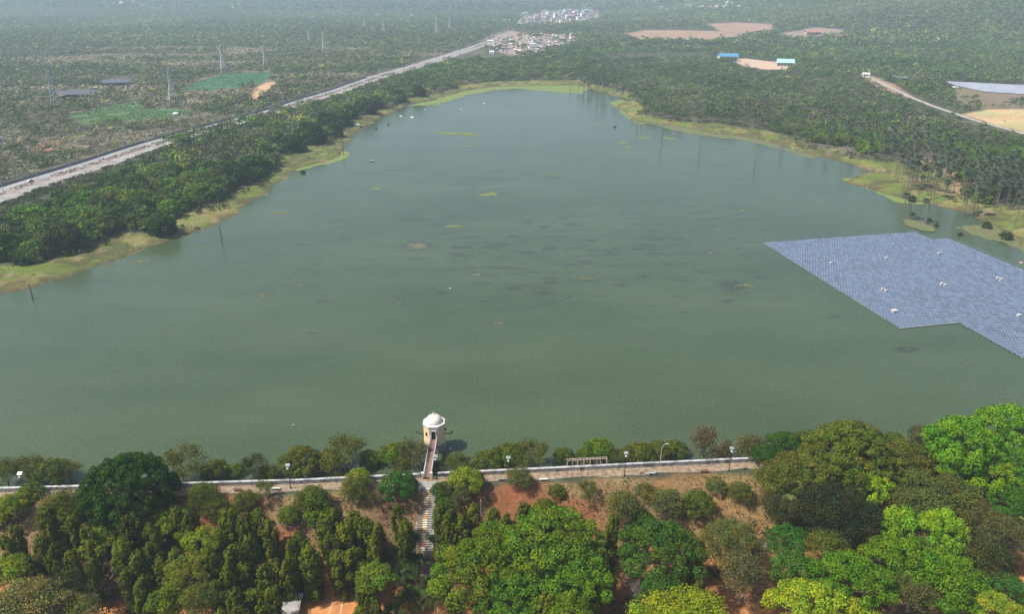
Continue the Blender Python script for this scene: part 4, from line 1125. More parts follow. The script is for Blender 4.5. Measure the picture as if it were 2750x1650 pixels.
# bare trees
def bare(x, y, w, label, seed, pale=False, sc=1.0):
    px, py = x * OV, y * OV; a, b, c = ray(px, py); z = 2
    for _ in range(6):
        t = (z - CAM_H) / c; X, Y = a * t, b * t; g_ = float(zt(X, Y)); R = w * OV / 2 / FPX * t; s = R / 4.2; z = g_ + 3.4 * s
    parts = M_(('bare', seed), lambda: twig_tree(seed, 4.2, 4.2, 1.4, pale, 5, 7, .16))
    plant('bare_tree', parts, (X, Y, g_), seed, s, (1, 1, 1), label, 'tree')
bare(1525, 1385, 140, 'bare purple grey tree between the bright green and dark dome trees', 301, True)
bare(1540, 1440, 90, 'lower bare grey tree below the purple grey one', 302, True)
bare(1790, 1420, 110, 'bare tree tangled over red brush beside thorn trees', 303, True)
bare(1830, 1350, 80, 'bare dark branches beside the wide thorn trees', 302, True)
bare(245, 1405, 110, 'pale fallen dead branches lying by the open red ground', 303, True)
bare(2430, 1310, 90, 'bare straw coloured tree near the fan palm', 301, True)

# columns
COLS = [(28, 1265), (6, 1290), (105, 1216), (142, 1226), (172, 1242), (205, 1262), (236, 1232), (330, 1222), (302, 1242), (360, 1262), (418, 1224), (455, 1236), (548, 1225), (588, 1238), (622, 1226), (648, 1252), (600, 1290), (565, 1310),
        (782, 1236), (808, 1226), (828, 1262), (800, 1290), (848, 1232), (874, 1250), (912, 1262), (900, 1296), (958, 1216), (975, 1252), (1060, 1216), (1085, 1232), (1145, 1214), (1118, 1242), (1190, 1226), (1222, 1240), (1262, 1212), (1300, 1216),
        (1482, 1240), (1240, 1268), (90, 1290), (130, 1310), (165, 1330), (55, 1340), (215, 1340), (285, 1300), (330, 1330), (380, 1340), (420, 1320), (455, 1330), (505, 1330), (545, 1352), (590, 1362), (640, 1362), (700, 1300), (722, 1282), (745, 1310), (690, 1352), (662, 1350), (520, 1400), (560, 1420),
        (610, 1420), (650, 1420), (575, 1462), (530, 1466), (640, 1462), (880, 1352), (850, 1320), (820, 1330), (880, 1402), (905, 1440), (1680, 1296), (1664, 1330), (1690, 1400), (1650, 1440), (340, 1390), (300, 1370), (870, 1460), (1450, 1400), (1470, 1330), (1250, 1390), (1420, 1430), (1320, 1430), (1180, 1440), (1285, 1470)]
rc = random.Random(11); centers = []
for i, (x, y) in enumerate(COLS):
    H = rc.uniform(10, 13) if y < 1250 else rc.uniform(11.5, 15)
    px, py = x * OV, y * OV; a, b, c = ray(px, py); z = 5
    for _ in range(8):
        t = (z - CAM_H) / c; X, Y = a * t, b * t; g_ = float(zt(X, Y)); z = .5 * z + .5 * (g_ + H)
    centers.append((X, Y, g_, H, i))
LM = {'the stone steps': P(1145, 1340, 0), 'the orange court': P(880, 1600, TOE), 'the very large round tree': P(335, 1310, 4), 'the fallen dead branches': P(270, 1560, TOE), 'the broadest bright green tree': P(1485, 1480, 0)}
ORD = ['first', 'second', 'third', 'fourth', 'fifth', 'sixth', 'seventh', 'eighth', 'ninth', 'tenth', 'eleventh', 'twelfth', 'thirteenth', 'fourteenth', 'fifteenth', 'sixteenth', 'seventeenth', 'eighteenth', 'nineteenth', 'twentieth', 'twenty first', 'twenty second', 'twenty third', 'twenty fourth', 'twenty fifth', 'twenty sixth']
byl = {}
for q in centers:
    k = min(LM, key=lambda k: math.hypot(q[0] - LM[k][0], q[1] - LM[k][1])); byl.setdefault(k, []).append(q)
for k, qs in byl.items():
    qs.sort(key=lambda q: math.hypot(q[0] - LM[k][0], q[1] - LM[k][1]))
    for r_, (X, Y, g_, H, i) in enumerate(qs):
        v = i % 4; parts = M_(('col', v), lambda: column_mesh(200 + v, 13, 1.75 + .15 * v))
        tone = rc.uniform(.85, 1.2); cl = (.07 * tone, .10 * tone, .011) if i % 5 else (.10 * tone, .13 * tone, .012)  # leaf tone differs at random from tree to tree
        plant('column_tree', parts, (X, Y, g_), rc.uniform(0, 6), (lambda w: (w, w, H / 13))(rc.uniform(.78, 1.2)), cl, 'tall weeping column tree, %s nearest to %s' % (ORD[min(r_, 25)], k), 'tree', 'weeping column trees in rows below the dam')

# palms in the foreground
def fpal(x, y, H, label, seed, L_=3.2, stems=1, colr=(.035, .085, .02)):
    px, py = x * OV, y * OV; a, b, c = ray(px, py); z = 0
    for _ in range(8):
        t = (z - CAM_H) / c; X, Y = a * t, b * t; g_ = float(zt(X, Y)); z = g_ + H
    parts = M_(('fp', seed % 3, stems), lambda: frond_palm(400 + seed % 3, 5, 3.2, 16, stems)); s = H / 5 if H < 6 else H / 5
    plant('feather_palm', parts, (X, Y, g_), seed, (L_ / 3.2, L_ / 3.2, H / 5), colr, label, 'palm', 'feather palms beside the lower steps')
for i, (x, y, H, L_, lb) in enumerate([(1000, 1300, 6, 3.4, 'upright feather palm closest to the lower stone steps'), (955, 1335, 5, 3.2, 'dark feather palm between columns and steps'), (1010, 1345, 5, 3.2, 'feather palm directly below the stone steps'),
        (1050, 1305, 5.5, 3.2, 'feather palm between the steps and the huge rounded tree'), (975, 1380, 5, 3.6, 'broad dark feather palm below the yellow green court tree'), (1035, 1400, 5, 3.6, 'feather palm beside the huge rounded green tree'),
        (1050, 1440, 6, 4.4, 'largest arching feather palm at the bottom'), (985, 1432, 5, 3.4, 'shaded feather palm beside the largest arching one'), (945, 1470, 5, 3.6, 'feather palm at the bottom next to the court hedge'),
        (1095, 1468, 5, 3.6, 'feather palm at the bottom under the green mass'), (540, 1375, 6, 3.6, 'feather palm drooping among the dark columns'), (905, 1330, 4, 3, 'small feather palm beside the column rows'), (455, 1405, 5, 3, 'bright feather palm beside the open red ground')]):
    fpal(x, y, H, lb, i, L_, 2 if i % 3 == 1 else 1)
def fan_at(x, y, H, Rr, label, seed):
    px, py = x * OV, y * OV; a, b, c = ray(px, py); z = 0
    for _ in range(8):
        t = (z - CAM_H) / c; X, Y = a * t, b * t; g_ = float(zt(X, Y)); z = g_ + H
    parts = M_(('fanfg', seed), lambda: fan_palm(500 + seed, H, Rr, 44, 8, .1))
    plant('fan_palm', parts, (X, Y, g_), seed, 1, (.14, .18, .08), label, 'palm')
fan_at(1908, 1205, 7, 2.4, 'pale fan palm between the dry slope and blackish tree', 1)
fan_at(2455, 1265, 7, 2.4, 'pale fan palm at the edge of the wood by bare scrub', 2)
fan_at(1925, 1160, 6, 2.0, 'smaller fan palm under the largest yellow olive tree', 3)
fan_at(2165, 1430, 6, 1.8, 'fan palm in the dark shade hollow', 4)
#@@PART4

# ------------------------------------------------------------------ middle distance: individual trees on both banks
def midmesh(seed, R, H, base, nb, br, leaf, dens, **k): return make_tree_mesh(seed, R, H, base, nb, br, leaf, dens, nl=4, **k)
MID = [midmesh(600 + i, 6, 4.8, 2.2, 26, .27, .85, 5.2, hue=.08, var=.3) for i in range(4)]
MIDR = [midmesh(610 + i, 6, 6.2, .8, 36, .25, .70, 7.5, hue=.06, var=.25, flat=.9) for i in range(3)]
MIDS = [midmesh(620 + i, 5, 3.6, 1.6, 22, .25, .62, 5, hue=.12, var=.4, rad=(.4, 1.3), inner=.3) for i in range(3)]
MPALM = [fan_palm(630 + i, [13, 15, 11, 14][i], 2.5, 26, 6, [.3, .8, .6, 1.2][i]) for i in range(4)]
MPOLE = None
rr = np.random.RandomState(77); rp = random.Random(77)
taken = []
def free(x, y, d):
    for a, b in taken:
        if (a - x) ** 2 + (b - y) ** 2 < d * d: return False
    return True
# round dark trees along the left shore (photographed one by one)
ROUND = [(150, 585, 108), (388, 540, 74), (340, 522, 90), (300, 520, 80), (60, 612, 60), (20, 600, 96), (610, 405, 72), (566, 425, 84), (642, 372, 52), (706, 352, 66), (672, 345, 60), (755, 332, 70), (740, 318, 60), (806, 315, 50), (790, 300, 66), (822, 290, 58), (880, 262, 60), (840, 275, 50), (905, 250, 44), (960, 232, 44), (1010, 222, 40)]
for i, (x, y, w_) in enumerate(ROUND):
    zz = 5.0; px, py = x * OV, y * OV; a, b, c = ray(px, py); t = (6 - CAM_H) / c; X, Y = a * t, b * t; R = w_ * OV / 2 / FPX * t; s = R / 6.2
    lab = 'round dark green tree standing at the grassy bank on the highway side of the lake'
    if i == 0: lab = 'largest round dark tree at the widest part of the grassy bank'
    if i == 1: lab = 'round dark tree overhanging the water beside two grazing animals'
    plant('round_tree', MIDR[i % 3], (X, Y, LAND - .3), i * 1.3, (s, s, s * 1.1), (.034 * rp.uniform(.85, 1.2), .066 * rp.uniform(.85, 1.2), .014), lab, 'tree', 'round dark trees along the highway side bank' if i > 1 else None)
    taken.append((X, Y))
def scatter_ind(region, n, dmin, dist_sort=True):
    """jittered candidates inside a region polygon, outside lake, bank and roads; nearest first"""
    lo = region.min(0); hi = region.max(0)
    gx, gy = np.meshgrid(np.arange(lo[0], hi[0], dmin), np.arange(lo[1], hi[1], dmin)); gx = gx.ravel() + rr.uniform(-.42, .42, gx.size) * dmin; gy = gy.ravel() + rr.uniform(-.42, .42, gy.size) * dmin
    k = (sdist(gx, gy, region) > 0) & (sdist(gx, gy, OPEN) < -2.5) & (sdist(gx, gy, LAKE) < -3) & ~blocked(gx, gy, np.where((gx > 120) & (gy < 1100), 10.0, 7.0))
    gx, gy = gx[k], gy[k]
    pr = gy * math.cos(PITCH) + CAM_H * math.sin(PITCH); sx = gx / pr * FPX
    k = np.abs(sx) < 1375 + 60; gx, gy = gx[k], gy[k]
    o = np.argsort(np.hypot(gx, gy)); return gx[o], gy[o]
BELT = np.vstack([poly([(-300, 700), (-100, 600), (0, 490), (150, 455), (330, 395), (430, 362), (560, 325), (660, 290), (760, 250), (830, 232), (900, 205), (1000, 172), (1090, 142), (1160, 118), (1230, 130), (1320, 150), (1400, 170), (1420, 215), (1400, 230), (900, 330), (640, 480), (400, 620), (0, 720)], LAND)])
RIGHT = np.vstack([poly([(1400, 225), (1400, 150), (1500, 130), (1700, 128), (1780, 168), (1900, 172), (2060, 196), (2200, 240), (2360, 300), (2473, 335), (2640, 400), (2640, 640), (2473, 600), (2200, 500), (1800, 360), (1500, 280)], LAND)])
cols_belt = [(.045, .085, .016), (.07, .125, .018), (.10, .125, .028), (.058, .10, .018), (.05, .075, .022), (.095, .10, .04), (.075, .15, .018), (.04, .07, .018)]
LBL_B = ['dark green tree in the belt between highway and lake', 'mid green tree in the belt between highway and lake', 'olive tree in the belt between highway and lake', 'green tree in the belt between highway and lake', 'dull dark tree in the belt between highway and lake', 'grey brown tree in the belt between highway and lake', 'bright green tree in the belt between highway and lake', 'very dark tree in the belt between highway and lake']
LBL_R = [s.replace('in the belt between highway and lake', 'in the wood between lake and concrete lane') for s in LBL_B]
bx_, by_ = scatter_ind(BELT, 200, 9.0)
NB = 140
for x, y in zip(bx_[:NB], by_[:NB]):
    i = rp.randint(0, 7) if rp.random() > .3 else rp.choice([0, 1, 3]); R = rp.uniform(5.0, 8.0); ms = MIDS if i in (2, 5) else MID; s = R / (5 if ms is MIDS else 6); k = rp.uniform(.85, 1.2)
    plant('bank_tree', ms[rp.randint(0, len(ms) - 1)], (x, y, LAND - .2), rp.uniform(0, 6), (s, s, s * rp.uniform(.8, 1.15)), tuple(v * k * 1.3 for v in cols_belt[i]), LBL_B[i], 'tree', 'trees in the belt between highway and lake: ' + LBL_B[i].split(' tree')[0])
qx, qy = scatter_ind(RIGHT, 200, 7.5)
NR = 260; palmgroup = 'fan palms in the wood between lake and concrete lane'
npalm = 0
fieldn = vnoise(qx, qy, 45, 88, 2)
for j, (x, y) in enumerate(zip(qx[:NR], qy[:NR])):
    if npalm < 70 and rp.random() < (.62 if fieldn[j] > .48 else .25):
        s = rp.uniform(.7, 1.0); k = rp.uniform(.8, 1.25)
        plant('palmyra_palm', MPALM[rp.randint(0, 3)], (x, y, LAND - .2), rp.uniform(0, 6), (s, s, s), (.115 * k, .16 * k, .15 * k), 'tall fan palm in the wood between lake and concrete lane', 'palm', palmgroup); npalm += 1
    else:
        i = rp.choice([0, 1, 3, 6, 7, 5, 1, 3]); R = rp.uniform(4.0, 6.2); ms = MIDS if i == 5 else MID; s = R / (5 if ms is MIDS else 6); k = rp.uniform(.85, 1.2)
        plant('bank_tree', ms[rp.randint(0, len(ms) - 1)], (x, y, LAND - .2), rp.uniform(0, 6), (s, s, s * rp.uniform(.8, 1.1)), tuple(v * k * 1.3 for v in cols_belt[i]), LBL_R[i], 'tree', 'trees in the wood between lake and lane: ' + LBL_R[i].split(' tree')[0])

# palms standing in the flooded bank: base and top pixel
FL = [(1312, 855, 565), (1360, 835, 600), (1378, 840, 600), (1483, 870, 610), (1360, 600, 385), (1485, 580, 380), (1580, 670, 350), (1555, 610, 350), (1325, 560, 350), (1450, 520, 350), (1610, 630, 350), (1740, 600, 360), (1795, 630, 400),
      (1880, 820, 560), (1905, 800, 550), (1975, 820, 540), (2010, 830, 560), (2375, 940, 680), (1395, 560, 300), (1430, 580, 280), (1705, 560, 350), (1870, 810, 580), (2080, 690, 470), (2120, 680, 460), (2165, 690, 470), (2205, 680, 440), (2260, 670, 450), (2320, 700, 450), (2435, 740, 480), (2465, 745, 480), (2400, 560, 420)]
for i, (x, yb, yt) in enumerate(FL):
    px, pb, pt_ = 2050 + x * .283, 350 + yb * .283, 350 + yt * .283
    X, Y = P(px, pb, .2); a, b, c = ray(px, pt_); H = CAM_H + c * (Y / b); mH = [13, 15, 11, 14][i % 4]; s = H / mH * .97
    grp = 'fan palms standing on the flooded bank behind the floating solar array'
    plant('palmyra_palm', MPALM[i % 4], (X, Y, float(zt(X, Y)) - .2), i, (max(.82, s * .85), max(.82, s * .85), s), (.11, .155, .15), 'tall fan palm standing on the flooded bank behind the solar array', 'palm', grp)
GROVES = [(poly([(2150, 400), (2250, 405), (2300, 440), (2310, 500), (2240, 490), (2160, 450)], 1), 5.0, 40), (poly([(2300, 470), (2340, 440), (2480, 440), (2480, 520), (2340, 500)], LAND), 4.2, 95), (poly([(1395, 205), (1440, 195), (1520, 222), (1560, 262), (1500, 240), (1420, 226)], 1), 6.5, 60), (poly([(2100, 372), (2240, 372), (2320, 420), (2300, 440), (2230, 395), (2120, 392)], LAND), 5.5, 46)]
for gi, (pg, sp_, nmax) in enumerate(GROVES):
    lo, hi = pg.min(0), pg.max(0); gx, gy = np.meshgrid(np.arange(lo[0], hi[0], sp_), np.arange(lo[1], hi[1], sp_)); gx = gx.ravel() + rr.uniform(-.5, .5, gx.size) * sp_; gy = gy.ravel() + rr.uniform(-.5, .5, gy.size) * sp_
    k = sdist(gx, gy, pg) > 0; gx, gy = gx[k], gy[k]; o = rr.permutation(len(gx))[:nmax]
    for x, y in zip(gx[o], gy[o]):
        s = rp.uniform(.8, 1.15); w_ = s * rp.uniform(.62, .8); k = rp.uniform(.8, 1.25)
        plant('palmyra_palm', MPALM[rp.randint(0, 3)], (x, y, float(zt(x, y)) - .2), rp.uniform(0, 6), (w_, w_, s), (.10 * k, .145 * k, .15 * k), ['tall fan palm standing on the flooded bank behind the solar array', 'tall fan palm in the dense grove nearest the solar array', 'fan palm in the far grove at the head of the lake', 'tall fan palm along the wood edge above the flooded bank'][gi], 'palm', ['fan palms standing on the flooded bank behind the floating solar array', 'palms of the dense grove nearest the solar array', 'palms of the far grove', 'palms along the wood edge above the flooded bank'][gi])
# trunks without crowns
def pole(px, pb, pt_, label, stump=False, grp='dead palm trunks standing in the water'):
    X, Y = P(px, pb, 0); a, b, c = ray(px, pt_); H = CAM_H + c * (Y / b)
    t = empty('dead_trunk', (X, Y, -.6)); tag(t, label, 'trunk', grp)
    mb = MB(); mb.tube([(0, 0, 0), (.15, .05, H * .5), (.05, 0, H + .6)], [.34, .24, .16], 6); mb.build('trunk', BARK, t)
    if stump: mb = MB(); mb.lathe([(1.5, 0), (1.2, .9), (.6, 1.5)], 8); mb.build('root_mound', BARK, t)
    return t
for i, (x, b_, t_, l) in enumerate([(1709, 351, 306, 'bare palm trunk on a dark root mound near the algae corner'), (1775, 392, 334, 'palm trunk with a mound, standing in open water'), (1876, 428, 388, 'lone bare palm trunk in open water'), (2026, 450, 417, 'short lone bare trunk in open water'),
        (2094, 420, 380, 'paired bare trunk near the marshy point'), (2101, 416, 378, 'second of two paired trunks near the marshy point'), (1531, 252, 226, 'bare trunk at the far algae mat'), (1552, 259, 223, 'bare trunk on a mound by the far algae mat'), (1566, 257, 230, 'bare trunk just before the far palm grove'),
        (1603, 278, 236, 'bare trunk beside the far palm grove'), (1613, 283, 250, 'outermost bare trunk of the far palm grove'), (1723, 330, 285, 'bare trunk in the algae corner'), (922, 416, 370, 'bare trunk at the tip of the far grassy spit'), (88, 805, 762, 'bare trunk rising from the clear shallow water'), (596, 652, 604, 'thin trunk in water near the grassy bank'),
        (591, 571, 530, 'bare trunk on the grass beside the dead brush'), (2378, 474, 436, 'bare trunk on the marsh point before the flooded palms'), (2384, 478, 438, 'slimmer bare trunk on the marsh point'), (2403, 482, 436, 'bare trunk between marsh point and flooded palms'), (2411, 480, 440, 'bare trunk leaning beside the flooded palms'), (2485, 600, 540, 'bare trunk on the small grassy islet')]):
    pole(x, b_, t_, l, i in (0, 1, 7))
for i, (x, y, w_, l) in enumerate([(814, 464, 16, 'dark tangled bush standing in the shallow water'), (1010, 345, 8, 'small dark bush in the water near the white rocks'), (1043, 334, 8, 'dark stump bush in the water by the far bank'), (954, 325, 12, 'narrow dark conifer like bush at the far spit'), (969, 341, 9, 'small palm like bush at the end of the far spit'), (1235, 240, 8, 'small dark conical bush in the far algae'),
        (1652, 340, 8, 'tiny dark bush in open water'), (2450, 575, 16, 'dark bush in water behind the grassy islet'), (2495, 592, 18, 'dark leafy bush beside the grassy islet'), (2515, 606, 16, 'dark bush between islet and solar array'), (2580, 630, 18, 'dark low bush in the marsh water'), (2650, 610, 34, 'brownish bush in the marsh near the solar array'), (2700, 640, 40, 'wide brown bush in the marsh shallows')]):
    px, py = x, y; X, Y = P(px, py, .5); R = w_ / 2 / FPX * math.hypot(Y, CAM_H); s = R / 5
    plant('water_bush', MIDS[i % 3], (X, Y, -.4), i, (s * .8, s * .8, s * 1.2), (.07, .08, .035), l, 'bush')

# ------------------------------------------------------------------ woods that read as one mass
def forest(name, label, seed, n, region_fn, ylo, yhi, rad, m, qs, colfn, hratio=.8, halfw=1.05, power=2.0, H0=.25, var=.28, gain=1.0):
    rs = np.random.RandomState(seed)
    Y = (rs.uniform(ylo ** power, yhi ** power, n)) ** (1 / power)
    pr = Y * math.cos(PITCH) + CAM_H * math.sin(PITCH)
    X = rs.uniform(-1, 1, n) * (pr * 1375 / FPX * halfw + 12)
    k = region_fn(X, Y); X, Y = X[k], Y[k]
    nt_ = len(X); R = rad * rs.uniform(.6, 1.35, nt_); Z = zt(X, Y)
    colr, hs = colfn(X, Y, rs); H = R * hratio * hs * 1.2 * rs.uniform(.8, 1.25, nt_)
    nb = max(1, m // 7) if m > 20 else max(2, m // 3)
    C = []; Nn = []; idx = []
    for b_ in range(nb):
        a = rs.uniform(0, 6.28, nt_); q = np.sqrt(rs.uniform(0, 1, nt_)) * .72
        cx, cy, cz = X + R * q * np.cos(a), Y + R * q * np.sin(a), Z + H * (H0 * .4 + .75 * np.sqrt(1 - q ** 2) * rs.uniform(.75, 1.1, nt_))
        br = R * rs.uniform(.3, .5, nt_)
        mm = m // nb
        for j in range(mm):
            d = rs.normal(size=(nt_, 3)); d[:, 2] = np.abs(d[:, 2]) * 1.0 - .25; d /= np.linalg.norm(d, axis=1, keepdims=True)
            C.append(np.stack([cx, cy, cz], 1) + d * br[:, None] * np.array([1, 1, .8])); Nn.append(d + rs.normal(size=d.shape) * .35 + np.array([0, 0, .2])); idx.append(np.arange(nt_))
    C = np.vstack(C); Nn = np.vstack(Nn); idx = np.concatenate(idx)
    V = leaf_quads(C, Nn, qs * (R[idx] / rad), rs)
    cc = np.repeat(colr[idx] * np.array([1.45, 1.42, 1.25]) * gain, 4, axis=0) * tones(len(C), rs, .06, var)
    o = link(name, mesh_np(name, V, np.arange(len(V)).reshape(-1, 4), LEAFV, col=cc)); tag(o, label, 'woodland', kind='stuff')
    print(name, nt_, len(C)); return o
def roadx(y): return np.interp(y, HWY[:, 1], HWY[:, 0])
def is_left(x, y): return x < roadx(y) - 0
def base_ok(x, y): return (sdist(x, y, OPEN) < -1 + 3 * (vnoise(x, y, 12, 90, 2) - .5)) & (sdist(x, y, LAKE) < -3) & ~blocked(x, y, np.where((x > 120) & (y < 1100), 9.0, 5.0))
pal_left = np.array([(.10, .095, .055), (.075, .095, .035), (.12, .105, .075), (.055, .08, .028), (.11, .12, .045), (.14, .12, .09), (.05, .075, .025), (.085, .11, .03)])
pal_green = np.array([(.05, .09, .018), (.07, .12, .02), (.045, .075, .02), (.09, .115, .03), (.06, .075, .03), (.035, .06, .018), (.08, .14, .02), (.085, .085, .045)])
pal_palm = np.array([(.07, .09, .04), (.085, .10, .055), (.05, .08, .02), (.04, .065, .022), (.065, .115, .02), (.10, .095, .06), (.055, .07, .035), (.06, .10, .02)])
def cfl(hn):
    def f(X, Y, rs):
        k = vnoise(X, Y * 2.2, hn, 57, 3) + rs.normal(0, .05, len(X)); dry = smooth(.54, .64, k)[:, None]
        g_ = pal_left[rs.randint(0, len(pal_left), len(X))] * .9; d_ = np.array([.165, .15, .11]) * rs.uniform(.75, 1.25, (len(X), 1))
        dk = (vnoise(X, Y * 4, hn * .6, 58, 2) > .56)[:, None]; g_ = np.where(dk, np.array([.045, .065, .022]), g_)
        c = g_ * (1 - dry) + d_ * dry; y_ = rs.uniform(0, 1, len(X)) < .01; c[y_] = np.array([.20, .23, .04])
        return c, (1.15 - .65 * dry[:, 0]) * rs.uniform(.75, 1.3, len(X))
    return f
def cf(pal, w=None, hn=60):
    def f(X, Y, rs):
        k = vnoise(X, Y, hn, 55, 3); i = np.clip(((k - .2) / .6 * len(pal) + rs.normal(0, 1.6, len(X))).astype(int), 0, len(pal) - 1)
        c = pal[i] * rs.uniform(.8, 1.25, (len(X), 1)) * (.55 + .9 * vnoise(X, Y * 1.8, hn * 2.2, 66, 3))[:, None]; y_ = rs.uniform(0, 1, len(X)) < .012
        c[y_] = np.array([.20, .22, .04]); return c, rs.uniform(.8, 1.3, len(X))
    return f
nearest_belt = set()
bdone = np.stack([bx_[:NB], by_[:NB]], 1); rdone = np.stack([qx[:NR], qy[:NR]], 1)
bmax = float(np.hypot(bdone[:, 0], bdone[:, 1]).max()); rmax = float(np.hypot(rdone[:, 0], rdone[:, 1]).max())
print('belt to', bmax, 'right to', rmax, 'palms', npalm)
def reg_belt(x, y): return base_ok(x, y) & ~is_left(x, y) & (x < 100) & (np.hypot(x, y) > bmax - 6) & (sdist(x, y, BELT) > -30)
def reg_right(x, y): return base_ok(x, y) & (sdist(x, y, RIGHT) > 0) & (np.hypot(x, y) > rmax - 4)
forest('belt_wood', 'dense green wood between the far highway and the lake', 1, 24000, reg_belt, 400, 1150, 5.6, 63, 1.35, cf(pal_green, hn=30), power=1.8)
forest('palm_wood', 'palm and broadleaf wood between the lake and the concrete lane', 2, 26000, reg_right, 380, 1150, 4.4, 49, 1.2, cf(pal_palm, hn=26), hratio=1.25, power=1.8)
# scrub left of the highway: near, middle, far
def scrub(x, y): return (vnoise(x, y, 38, 12, 3) > .40)
forest('roadside_scrub', 'bushy olive and green scrub beyond the highway', 3, 9500, lambda x, y: base_ok(x, y) & is_left(x, y), 330, 700, 4.3, 49, 1.15, cfl(70), power=1.4, gain=1.3)
forest('dry_scrub', 'dry grey green scrub plain beyond the fields', 4, 34000, lambda x, y: base_ok(x, y) & is_left(x, y), 690, 1400, 4.8, 21, 1.9, cfl(150), power=1.4, gain=1.35, hratio=.7)
forest('lane_side_scrub', 'brown and green scrub between the concrete lane and the blue tarpaulins', 5, 14000, lambda x, y: base_ok(x, y) & ~is_left(x, y) & (x > 250) & (sdist(x, y, RIGHT) < 0) & ~(inside(x, y, 'brown1', -2) & (vnoise(x, y, 15, 3) > .45)) & ~inside(x, y, 'bareR'), 470, 1000, 4.2, 42, 1.2, cf(pal_palm, hn=26), power=1.4)
def fm_ok(x, y): return base_ok(x, y) & ~(is_left(x, y)) & (sdist(x, y, RIGHT) < 0) & (sdist(x, y, BELT) < 0) & (y > 800) & ~(inside(x, y, 'clear2') & (vnoise(x, y, 25, 4) > .4)) & ~(inside(x, y, 'vill1') & (vnoise(x, y, 18, 4) > .34)) & ~inside(x, y, 'clear4', 2)
forest('middle_forest', 'hazy green forest behind the lake around the village', 6, 40000, fm_ok, 780, 1750, 5.4, 21, 2.0, cf(pal_green * .9 + .1 * pal_palm, hn=80), power=1.5)
def far_ok(x, y): return base_ok(x, y) & ~(inside(x, y, 'vill2') & (vnoise(x, y, 30, 4) > .33)) & ~inside(x, y, 'vill1', -5) & ~inside(x, y, 'clear4')
forest('far_forest', 'hazy blue green forest filling the far valley', 7, 56000, far_ok, 1380, 3000, 7.5, 10, 3.6, cf(pal_green * .6 + pal_left * .4, hn=160), power=1.3, var=.15, gain=1.15)
forest('hill_forest', 'blue grey forest covering the distant hills', 8, 44000, lambda x, y: x > -1e9, 2900, 7600, 15, 8, 9.5, cf(pal_green * .7 + pal_left * .3, hn=300), power=1.2, var=.12)
# low growth on the dam slope and dry grass
def tufts(name, label, seed, n, fn, hs, w, pal, tall=1.0, up=.6):
    rs = np.random.RandomState(seed); X, Y = fn(rs, n); Z = zt(X, Y)
    C = np.stack([X, Y, Z + hs * .4], 1); C[:, 2] += rs.uniform(-.1, .35, len(X)) * hs
    N = rs.normal(size=C.shape); N[:, 2] = np.abs(N[:, 2]) * up
    V = leaf_quads(C, N, w, rs, tall)
    pal = np.array(pal); c = pal[rs.randint(0, len(pal), len(X))] * rs.uniform(.7, 1.3, (len(X), 1))
    o = link(name, mesh_np(name, V, np.arange(len(V)).reshape(-1, 4), LEAFV, col=np.repeat(c, 4, axis=0))); tag(o, label, 'undergrowth', kind='stuff')
def slope_pts(rs, n):
    X = rs.uniform(-150, 150, n); D = rs.uniform(-34, -4.8, n); Y = ydam(X) + D
    keep = (vnoise(X, Y, 6, 41, 3) > np.where(X > 12, .47, .50)) & (np.abs(X - SX) > 2.6) & (sdist(X, Y, np.array(c4)) < -.5)
    return X[keep], Y[keep]
tufts('dry_grass', 'dry tan grass tufts over the red dam slope', 21, 26000, slope_pts, .35, .42, [(.19, .13, .05), (.15, .12, .04), (.10, .075, .035), (.07, .08, .025), (.22, .15, .07)])
def scrub_pts(rs, n):
    k = n // 26; x0 = rs.uniform(-150, 150, k); d0 = rs.uniform(-36, -6, k); y0 = ydam(x0) + d0
    g = np.where((x0 > -8) & (x0 < 78) & (d0 > -15), .72, .50)
    kk = (vnoise(x0, y0, 9, 43, 2) > g) & (np.abs(x0 - SX) > 3.4) & (sdist(x0, y0, np.array(c4)) < -1.5); x0, y0 = x0[kk], y0[kk]
    X = np.repeat(x0, 26) + rs.normal(0, .75, len(x0) * 26); Y = np.repeat(y0, 26) + rs.normal(0, .75, len(x0) * 26); k2 = (np.abs(X - SX) > 2.4) & (Y < ydam(X) - 4.6)
    return X[k2], Y[k2]
tufts('slope_undergrowth', 'low dark green and olive scrub on the dam slope', 22, 60000, scrub_pts, 1.7, .5, [(.05, .07, .02), (.07, .09, .025), (.09, .08, .035), (.04, .05, .02)])
def bank_pts(rs, n):
    X = rs.uniform(-330, 300, n); Y = (rs.uniform(200 ** .7, 950 ** .7, n)) ** (1 / .7)
    k = (sdist(X, Y, OPEN) > -2) & (sdist(X, Y, LAKE) < -1) & (vnoise(X, Y, 9, 44, 3) > .52) & (Y > 200)
    return X[k], Y[k]
tufts('bank_reeds', 'reeds and grass clumps along the lake bank', 23, 70000, bank_pts, .5, .7, [(.13, .16, .03), (.10, .14, .025), (.19, .18, .06), (.22, .19, .08), (.07, .10, .02)], 1.2)
def up_pts(rs, n):
    X = rs.uniform(-140, 140, n); Y = ydam(X) + rs.uniform(.8, 4.6, n); k = (vnoise(X, Y * 2, 7, 45, 2) > .42) & (np.abs(X - bx) > 1.6); return X[k], Y[k]
tufts('waterside_scrub', 'low scrub at the water side foot of the parapet wall', 24, 14000, up_pts, .9, .42, [(.05, .075, .02), (.08, .09, .03), (.04, .05, .02)])

